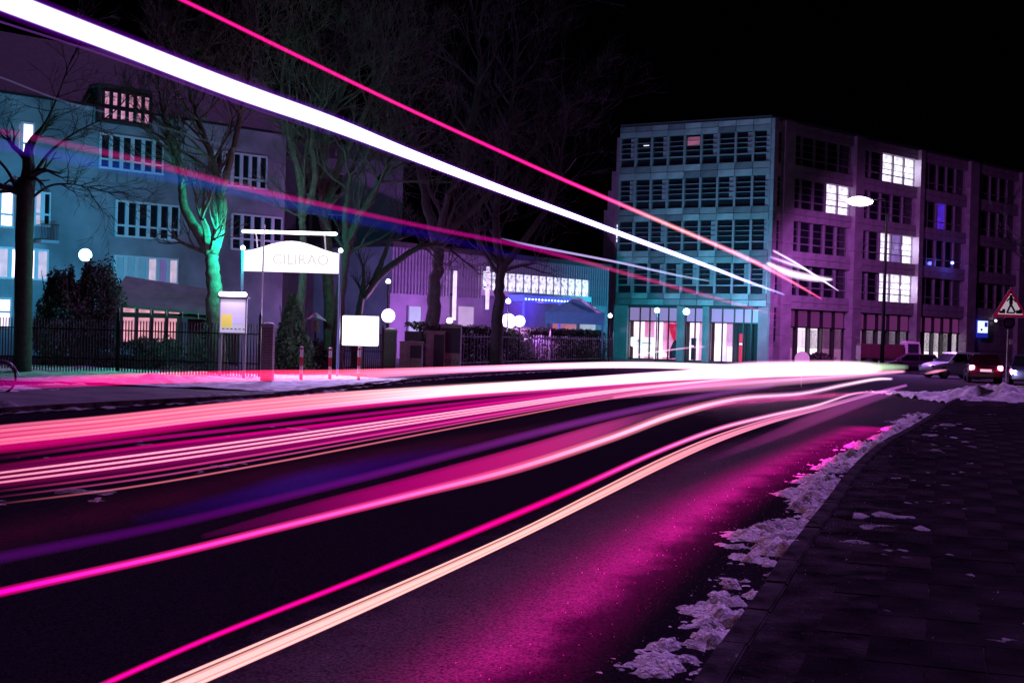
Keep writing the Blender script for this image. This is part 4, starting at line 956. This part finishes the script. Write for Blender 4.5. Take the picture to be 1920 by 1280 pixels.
for x in (-40, -10, 42):
    for s in (-1, 1):
        wl = empty('wheel', (x * k_, s * .82, .38)); wl.parent = tr; q = G(); q.tube([(0, -.12, 0), (0, .12, 0)], .38, 18); q.build('tyre', tyre, wl); q = G(); q.tube([(0, -.13, 0), (0, .13, 0)], .2, 12); q.build('rim', rim, wl)
# lane posts amid the trails
for k, (px, pt, pb) in enumerate(((1502, 675, 724), (1529, 678, 716))):
    c = on(px, pb); h = CAMZ + ray(px, pt).z / ray(px, pt).y * c.y
    t = empty('traffic_post', c, label=['round lilac sign on a thin post within the light trails', 'thin pale post just right of the round lilac sign'][k], cat='sign')
    q = G(); q.tube([(0, 0, 0), (0, 0, max(h, .7))], .03, 8); q.build('post', frame_w, t)
    if k == 0: q = G(); q.tube([(0, -.06, h + .05), (0, -.035, h + .05)], .3, 20); q.build('disc', mat('disc_lilac', (.5, .3, .6), .4, emit=(.8, .3, .9), estr=.5), t)
    else: q = G(); q.tube([(0, 0, h), (0, 0, h + .1)], [.05, .02], 8); q.build('cap', frame_w, t)
# small pink shrub before the wing
shrub('round shrub at the foot of the stone wing by the trails', 1535, 680, 60, 30, 80, 2500, mat('pink_shrub', (.25, .1, .15), .7), .08)
# ================================================================== BICYCLE at the left edge
c = on(-2, 742); by = empty('bicycle', (c.x, c.y, .0), R(8), label='bicycle leaning at the far left edge, only its wheel showing', cat='bicycle')
for xw in (-1.05, 0):
    wl = empty('wheel', (xw, 0, .42)); wl.parent = by
    q = G(); P_ = [(.37 * math.cos(a), 0, .37 * math.sin(a)) for a in [i * math.tau / 32 for i in range(33)]]; q.tube(P_, .02, 6, cap=False); q.build('tyre', tyre, wl, True)
    q = G(); P_ = [(.345 * math.cos(a), 0, .345 * math.sin(a)) for a in [i * math.tau / 32 for i in range(33)]]; q.tube(P_, .01, 5, cap=False); q.build('rim', rim, wl, True)
    for i in range(14): q = G(); a = i * math.tau / 14; q.tube([(0, 0, 0), (.34 * math.cos(a), 0, .34 * math.sin(a))], .0025, 3); q.build('spoke', rim, wl)
    q = G(); q.tube([(.42 * math.cos(a), 0, .42 * math.sin(a)) for a in [R(10 + i * 12) for i in range(14)]], .018, 5); q.build('mudguard', rim, wl)
q = G()
for a, b in (((-1.05, .42), (-.62, .42)), ((-1.05, .42), (-.8, .95)), ((-.62, .42), (-.82, 1.0)), ((-.62, .42), (-.15, .9)), ((-.78, .92), (-.15, .95)), ((-.13, 1.05), (0, .42))): q.tube([(a[0], 0, a[1]), (b[0], 0, b[1])], .018, 8)
q.build('frame', mat('bike_frame', (.1, .02, .08), .3), by); q = G(); q.tube([(-.3, -.25, 1.1), (-.15, 0, 1.12), (-.3, .25, 1.1)], .015, 6); q.build('handlebar', rim, by)
q = G(); q.tube([(-.98, 0, 1.03), (-.7, 0, 1.05)], [.09, .04], 8); q.build('saddle', tyre, by)

# ================================================================== LIGHT TRAILS (long exposure lamps of passing vehicles)
GS = {k: glow_mat('trail_glow_%d' % k, .5) for k in (1,)}
glow1 = GS[1]; glow_core = glow_mat('trail_core', 1.0, False)
NT = [0]
def trail(label, pts, z, group=None, shells=((1.0, .25), (.8, .25), (.6, .3), (.4, .4)), core=.28, coremul=3.0, n=70, name='light_trail', lights=None, sides=10, flat=1.0):
    """pts: (px,py,width_px,r,g,b) ; z height of the lamp above the road (number or (z0,z1))"""
    sp = spline(pts, n); C = []; Rr = []; Cc = []
    for i, v in enumerate(sp):
        zz = z if not isinstance(z, tuple) else z[0] + (z[1] - z[0]) * i / (n - 1)
        p = on(v[0], v[1], zz); C.append(p); Rr.append(max(.0015, v[2] / 2 * p.y / F_PX)); Cc.append([max(0.0, c_) for c_ in v[3:6]])
    root = empty(name, C[0], label=label, cat='light trail', group=group)
    def shell(nm, k, mul, m):
        V, Fc = tube_geo([p - C[0] for p in C], [r * k for r in Rr], sides, cap=False)
        me = mesh_from(nm, V, Fc, m, True); a = me.color_attributes.new('glow', 'FLOAT_COLOR', 'POINT')
        arr = np.repeat(np.array(Cc) * mul, sides, axis=0); arr = np.hstack([arr, np.ones((len(arr), 1))]); a.data.foreach_set('color', arr.astype(np.float32).ravel())
        return link(nm, me, root)
    for k, mul in shells: shell('halo', k, mul, glow1)
    if core: shell('core', core, coremul, glow_core)
    for (col, pw, tilt, i0, i1, step) in (lights if isinstance(lights, list) else [lights] if lights else []):
        for i in range(i0, min(i1, n - step), step):
            a = C[i]; b = C[i + step]; d = b - a; mid = (a + b) / 2; L_ = d.length
            x = d.normalized(); right = Vector((x.y, -x.x, 0)).normalized(); dn = (Vector((0, 0, -1)) * math.cos(tilt) + right * math.sin(tilt)).normalized(); zax = -dn; yax = zax.cross(x).normalized(); xax = yax.cross(zax)
            o = lamp(root, (0, 0, 0), col, pw * L_ * (.3 + .9 * i / n), kind='AREA', size=(L_, .06))  # area lamps added along the trail to brighten road and facades
            o.matrix_local = Matrix(((xax.x, yax.x, zax.x, mid.x - C[0].x), (xax.y, yax.y, zax.y, mid.y - C[0].y), (xax.z, yax.z, zax.z, mid.z - C[0].z), (0, 0, 0, 1)))
    return root
SOFT = ((1.0, .22), (.85, .22), (.7, .25), (.5, .25), (.3, .25))
FLAT = ((1.0, .5), (.93, .5))
# upper
trail('thick violet white light trail sweeping down from the upper left corner',
      [(-260, -106, 52, 1.4, 1.2, 2.6), (0, -2, 44, 1.4, 1.2, 2.6), (213, 80, 38, 1.4, 1.2, 2.5), (427, 163, 35, 1.4, 1.2, 2.4), (620, 231, 29, 1.3, 1.15, 2.2), (765, 288, 21, 1.3, 1.1, 2.1), (947, 358, 15, 1.1, 1.0, 1.8), (1093, 412, 11, .9, .85, 1.4), (1200, 452, 10, .6, .55, 1.1), (1330, 500, 8, .42, .38, .9), (1400, 527, 6, .25, .22, .6), (1470, 552, 4, .06, .06, .2)], 3.0, core=.8, coremul=1.6, shells=((1.0, .06), (.95, .25), (.9, .6)), lights=None)
trail('dim violet glow hugging the thick white light trail', [(-260, -106, 74, .04, .0, .1), (0, -2, 62, .04, .0, .1), (213, 80, 54, .04, .0, .1), (427, 163, 50, .04, .0, .1), (620, 231, 42, .03, .0, .09), (765, 288, 31, .03, .0, .08), (947, 358, 23, .03, .0, .07), (1093, 412, 17, .02, .0, .06), (1330, 500, 11, .01, .0, .03)], 3.0, shells=((1, .3), (.9, .5), (.8, .6)), core=0)
trail('thin crimson light trail crossing the sky above the white one',
      [(60.0, -130.0, 9.6, 0.95, 0.0, 0.2), (345.0, 2.0, 8.8, 0.95, 0.005, 0.22), (560.0, 106.0, 8.8, 0.85, 0.005, 0.2), (760.0, 202.0, 8.0, 0.95, 0.01, 0.22), (1000.0, 312.0, 8.0, 1.1, 0.01, 0.25), (1140.0, 373.0, 8.8, 1.2, 0.05, 0.3), (1250.0, 420.0, 9.6, 0.9, 0.25, 0.28), (1400.0, 484.0, 10.4, 1.1, 0.25, 0.45), (1470.0, 520.0, 8.0, 1.0, 0.15, 0.3), (1540.0, 560.0, 4.8, 0.4, 0.02, 0.12)], 3.05, shells=SOFT, core=.25, coremul=.7)
trail('faint pink light trail across the plastered facade',
      [(-200, 210, 14, .10, .0, .06), (0, 246, 15, .14, .0, .08), (240, 296, 16, .28, .01, .12), (450, 350, 15, .4, .0, .14), (600, 383, 12, .42, .0, .16), (800, 426, 10, .42, .0, .2), (1000, 466, 10, .42, .0, .2), (1200, 520, 9, .5, .03, .16), (1400, 575, 8, .35, .03, .18), (1470, 594, 4, .05, .0, .05)], 2.6, shells=tuple((a, b * .6) for a, b in SOFT), core=0)
trail('faint blue light trail just beneath the pink one',
      [(-200, 245, 24, .04, .0, .22), (0, 272, 26, .05, .0, .3), (200, 310, 26, .01, .04, .35), (420, 352, 24, .0, .06, .34), (620, 400, 22, .0, .02, .24), (800, 440, 18, .01, .0, .18), (1010, 490, 12, .0, .0, .06)], 2.5, shells=((1.0, .1), (.85, .12), (.65, .12), (.4, .1)), core=0)
trail('hairline violet trail beneath the thick white one', [(-100.0, 9.0, 4.0, 0.12, 0.03, 0.22), (0.0, 41.0, 4.0, 0.12, 0.03, 0.22), (200.0, 105.0, 4.0, 0.1, 0.02, 0.16), (440.0, 192.0, 3.0, 0.05, 0.02, 0.12), (620.0, 253.0, 3.0, 0.02, 0.01, 0.06)], 2.95, shells=((1, .6),), core=0)
trail('hairline grey trail over the attic windows', [(-60, 130, 3, .05, .04, .12), (0, 145, 3, .06, .05, .13), (120, 190, 3, .05, .05, .12), (280, 232, 3, .02, .04, .06), (460, 285, 3, .02, .02, .05)], 2.8, shells=((1, .7),), core=0)
trail('thin lilac trail ending on the glass facade', [(940, 447, 2, .1, .08, .2), (1000, 461, 4, .4, .3, .7), (1150, 490, 4, .5, .4, .8), (1260, 514, 4, .35, .4, .7), (1330, 527, 2, .2, .3, .4)], 2.4, shells=((1, 1.),), core=0)
for k, (l, pts) in enumerate((('short fat pink white streak at the glass corner', [(1440, 494, 10, .8, .5, .8), (1480, 512, 16, 1.2, .9, 1.3), (1530, 522, 14, 1.1, .8, 1.2), (1560, 524, 8, .4, .3, .5)]), ('short thin white streak above the pink one', [(1450, 470, 6, .4, .3, .5), (1490, 492, 6, .6, .5, .8), (1540, 524, 5, .8, .6, .9), (1572, 545, 3, .3, .2, .4)]), ('pale smear beside the glass corner', [(1445, 482, 8, .2, .1, .3), (1480, 494, 10, .4, .3, .5), (1510, 505, 6, .3, .2, .4)]))):
    trail(l, pts, 2.9, shells=SOFT, core=.3, coremul=1.0, n=24)
# lower, far carriageway
trail('far red light trail running in front of the iron railing',
      [(-60.0, 722.0, 20.0, 0.06, 0.0, 0.03), (60.0, 718.0, 22.0, 0.25, 0.0, 0.1), (250.0, 710.0, 22.0, 0.75, 0.0, 0.14), (480.0, 704.0, 22.0, 0.85, 0.02, 0.14), (640.0, 702.0, 20.0, 1.0, 0.1, 0.22), (850.0, 693.0, 12.8, 1.4, 0.35, 0.6), (1050.0, 686.0, 12.0, 1.6, 0.7, 1.0), (1200.0, 684.0, 12.8, 1.8, 1.0, 1.3), (1400.0, 689.0, 11.2, 1.6, 1.0, 1.2), (1560.0, 691.0, 8.0, 1.0, 0.6, 0.8)], .75, shells=FLAT, core=.5, coremul=.25, lights=((1, .02, .25), 5, R(20), 8, 60, 5))
trail('broad pink light trail spreading across the far lane',
      [(-200.0, 838.0, 39.6, 0.5, 0.01, 0.12), (0.0, 815.0, 39.6, 0.62, 0.03, 0.16), (200.0, 795.0, 36.0, 0.75, 0.07, 0.2), (400.0, 772.0, 33.3, 0.9, 0.12, 0.26), (620.0, 750.0, 30.6, 1.0, 0.24, 0.36), (850.0, 732.0, 21.6, 1.6, 0.8, 0.9), (1050.0, 719.0, 20.16, 1.9, 0.95, 1.4), (1250.0, 705.0, 20.16, 2.2, 1.0, 1.6), (1400.0, 698.0, 21.6, 2.4, 1.05, 1.8), (1520.0, 694.0, 21.6, 2.4, 1.05, 1.8), (1610.0, 692.0, 20.16, 1.5, 1.1, 1.2), (1650.0, 692.0, 12.96, 0.3, 0.3, 0.25)], .85, shells=((1.0, .12), (.96, .35), (.9, .5)), core=.6, coremul=.12, lights=((1, .02, .3), 5, R(-5), 2, 62, 5))
for k, (l, dy, st_) in enumerate((('top fine strand inside the broad pink trail', -14, .5), ('second fine strand inside the broad pink trail', -7, .8), ('middle fine strand inside the broad pink trail', 1, .5), ('fourth fine strand inside the broad pink trail', 9, .9), ('lowest fine strand inside the broad pink trail', 15, .7))):
    trail(l, [(x, y + dy * q_, 5 * q_, .8 * st_ * f, .42 * st_ * f, .45 * st_ * f) for x, y, q_, f in ((-200, 838, 1.1, .6), (0, 815, 1.1, .8), (200, 795, 1, 1), (400, 772, .9, 1), (620, 750, .8, 1), (850, 730, .65, .8), (1050, 717, .5, .5), (1250, 703, .4, .2))], .86, shells=((1, .5),), core=0, group=None)
trail('crimson fringe under the broad pink trail', [(-200, 852, 26, .3, .0, .07), (0, 838, 26, .45, .0, .11), (200, 816, 22, .5, .0, .14), (500, 778, 20, .5, .0, .14), (800, 747, 16, .7, .02, .25), (1100, 722, 14, .9, .1, .4), (1300, 706, 10, .9, .4, .6)], .7, shells=SOFT, core=0)
for k, (l, dy, c_, w_) in enumerate((('upper bright line of the striped pink trail', 0, (1.0, .3, .42), 4.5), ('second bright line of the striped pink trail', 9, (1.0, .3, .42), 4.5), ('third bright line of the striped pink trail', 18, (.9, .26, .38), 4.5), ('fourth dim line below the striped pink trail', 34, (.4, .02, .14), 5), ('fifth dim line below the striped pink trail', 45, (.3, .03, .13), 4), ('lowest orange line below the striped pink trail', 58, (.4, .08, .12), 4), ('dim line above the striped pink trail', -14, (.35, .0, .1), 7), ('topmost dim line close under the broad trail', -28, (.25, .0, .1), 8))):
    P_ = []
    for (x, y, f) in ((-150, 902, .35), (0, 884, .7), (250, 852, 1), (500, 819, 1), (750, 784, 1), (950, 756, 1), (1150, 729, .9), (1350, 709, .6), (1450, 702, .1)):
        kk = 1 if x < 300 else max(.12, 1 - (x - 300) / 1150)
        ff = f if k < 3 or x > 200 else f * max(0.15, (x + 100) / 500)
        if k >= 3 and x < 500: ff *= .55 + .45 * max(0, x) / 500
        P_.append((x, y + dy * kk + 2, w_ * (.6 + .4 * kk), c_[0] * ff, c_[1] * ff, c_[2] * ff))
    trail(l, P_, .62 - .01 * k, shells=((1, .9),), core=.5, coremul=.4, group=None)
trail('dim crimson haze of light round the striped lines', [(-150, 908, 40, .04, .0, .015), (0, 893, 44, .09, .0, .035), (250, 862, 44, .14, .0, .06), (500, 828, 42, .18, .0, .08), (800, 786, 36, .22, .0, .1), (1000, 756, 30, .25, .01, .12), (1200, 730, 22, .2, .05, .12), (1400, 706, 12, .1, .05, .06)], .5, shells=((1, .4), (.9, .4), (.75, .4)), core=0)
# near lane
trail('bright pink light trail through the middle of the near lane',
      [(-260.0, 1172.0, 18.72, 0.712, 0.0, 0.225), (0.0, 1110.0, 18.72, 0.807, 0.0, 0.25), (300.0, 1043.0, 17.16, 0.902, 0.015, 0.263), (520.0, 989.0, 17.16, 0.95, 0.03, 0.263), (760.0, 930.0, 17.16, 0.95, 0.06, 0.263), (960.0, 880.0, 20.28, 0.902, 0.1, 0.25), (1140.0, 822.0, 18.72, 0.95, 0.2, 0.326), (1260.0, 778.0, 17.16, 0.855, 0.25, 0.365), (1380.0, 748.0, 14.04, 0.617, 0.2, 0.341), (1500.0, 738.0, 10.92, 0.475, 0.22, 0.393), (1580.0, 722.0, 9.36, 0.57, 0.28, 0.436), (1640.0, 711.0, 7.8, 0.712, 0.4, 0.595), (1672.0, 710.0, 6.24, 0.475, 0.3, 0.442)], .8, shells=SOFT, core=.33, coremul=.85, lights=((1, .02, .5), .8, R(-15), 4, 60, 6))
trail('wide magenta veil above the bright pink trail', [(380.0, 1005.0, 10.0, 0.021, 0.0, 0.014), (560.0, 960.0, 26.0, 0.098, 0.0, 0.049), (760.0, 912.0, 34.0, 0.315, 0.0, 0.112), (960.0, 858.0, 34.0, 0.42, 0.007, 0.14), (1120.0, 808.0, 26.0, 0.35, 0.021, 0.154), (1210.0, 780.0, 14.0, 0.12, 0.015, 0.08), (1310.0, 756.0, 8.0, 0.0, 0.0, 0.0)], .8, shells=((1, .5), (.85, .4), (.6, .3)), core=0)
trail('violet ghost trail along the top of the magenta veil', [(-200.0, 1088.0, 26.0, 0.03, 0.0, 0.054), (0.0, 1045.0, 26.0, 0.036, 0.001, 0.066), (320.0, 982.0, 20.0, 0.048, 0.0, 0.078), (640.0, 905.0, 18.0, 0.072, 0.001, 0.09), (900.0, 838.0, 18.0, 0.096, 0.006, 0.12), (1100.0, 788.0, 16.0, 0.12, 0.012, 0.156), (1300.0, 746.0, 12.0, 0.12, 0.018, 0.15), (1450.0, 722.0, 10.0, 0.09, 0.024, 0.12)], .85, shells=SOFT, core=0)
trail('blue ghost light trail over the road middle', [(250, 975, 20, .0, .0, .02), (420, 940, 40, .01, .0, .08), (560, 905, 50, .025, .003, .14), (700, 875, 44, .02, .0, .10), (860, 840, 24, .01, .0, .03)], .3, shells=((1, .1), (.85, .13), (.7, .13), (.55, .13), (.4, .13)), core=0)
trail('slim magenta light trail just left of the orange one',
      [(-60.0, 1400.0, 15.3, 0.72, 0.0, 0.18), (195.0, 1282.0, 13.6, 0.765, 0.0, 0.192), (400.0, 1192.0, 11.9, 0.765, 0.0, 0.192), (640.0, 1097.0, 11.9, 0.72, 0.0, 0.18), (860.0, 1008.0, 14.45, 0.72, 0.0, 0.168), (1060.0, 924.0, 13.6, 0.765, 0.0, 0.168), (1220.0, 852.0, 11.05, 0.855, 0.05, 0.32), (1340.0, 806.0, 10.2, 0.855, 0.15, 0.38), (1440.0, 780.0, 9.35, 0.72, 0.2, 0.4), (1530.0, 760.0, 7.65, 0.63, 0.25, 0.42), (1600.0, 738.0, 5.95, 0.36, 0.15, 0.3), (1660.0, 733.0, 4.25, 0.18, 0.06, 0.16)], .78, shells=SOFT, core=.26, coremul=1.0)
for k, (l, off, w_) in enumerate((('pale orange light trail nearest the kerb, its upper strand', -1, .20), ('pale orange light trail nearest the kerb, its broad middle strand', .12, .62), ('pale orange light trail nearest the kerb, its lower strand', .98, .2))):
    P_ = []
    for (x, y, wd, r_, g_, b_) in ((130, 1372, 46, 1.0, .48, .42), (385, 1262, 40, 1.0, .5, .44), (640, 1152, 33, 1.0, .5, .43), (820, 1072, 26, 1.0, .5, .42), (980, 998, 21, 1.0, .5, .42), (1120, 928, 22, .95, .42, .38), (1240, 868, 22, .85, .32, .34), (1340, 824, 18, .75, .25, .34), (1440, 790, 12, .6, .18, .33), (1540, 764, 8, .4, .12, .28), (1620, 742, 6, .25, .08, .25), (1700, 722, 4, .15, .04, .18)):
        wd *= .84; P_.append((x + off * wd * .16, y + off * wd * .36, max(3, wd * w_), r_ * .95, g_ * .80, b_ * .88))
    trail(l, P_, .74, shells=((1, .5), (.85, .5)), core=.5, coremul=.35, lights=(((1, .0, .40), 20, R(-12), 0, 62, 5) if k == 2 else None))
trail('soft rosy trail bending toward the parked cars', [(1330, 862, 10, .02, .0, .02), (1440, 820, 20, .12, .01, .08), (1540, 780, 24, .22, .03, .15), (1620, 752, 18, .22, .03, .18), (1690, 732, 8, .08, .01, .1)], .25, shells=((1, .25), (.85, .25), (.6, .25)), core=0)
trail('white hot merged light trail in front of the stone wing',
      [(1230.0, 702.0, 3.0, 0.3, 0.2, 0.25), (1310.0, 698.0, 14.0, 1.4, 0.8, 1.1), (1400.0, 693.0, 26.24, 2.0, 0.9, 1.5), (1520.0, 690.0, 26.24, 2.0, 0.9, 1.5), (1600.0, 688.0, 21.32, 1.3, 0.95, 1.1), (1650.0, 688.0, 14.76, 0.4, 0.5, 0.35), (1700.0, 688.0, 8.2, 0.1, 0.12, 0.1)], .95, shells=((1.25, .1), (1.1, .2), (1, .5), (.8, .5)), core=.5, coremul=.3, lights=[((1, .05, .45), 25, R(-20), 4, 60, 8), ((1, .05, .5), 12, R(-96), 30, 60, 8)])
trail('pink light trail beneath the white hot one', [(1150, 745, 8, .3, .05, .15), (1280, 728, 20, .5, .12, .3), (1420, 716, 24, .6, .2, .4), (1560, 706, 18, .7, .25, .45), (1660, 698, 10, .9, .3, .5), (1695, 696, 6, .9, .3, .5)], .7, shells=SOFT, core=.2, coremul=.4)
trail('short pink trail left by the white hatchback', [(1735, 700, 4, .3, .05, .15), (1755, 696, 5, 1, .3, .5), (1775, 693, 3, .3, .1, .2)], .5, shells=((1, 1),), core=0, n=12)
trail('thin pink trail slanting across the shop panes', [(1195, 665, 3, .5, .2, .4), (1240, 658, 3, .7, .4, .6), (1300, 651, 3, .5, .2, .4), (1360, 648, 3, .5, .3, .5), (1405, 646, 2, .2, .1, .2)], 1.2, shells=((1, 1),), core=0, n=20)
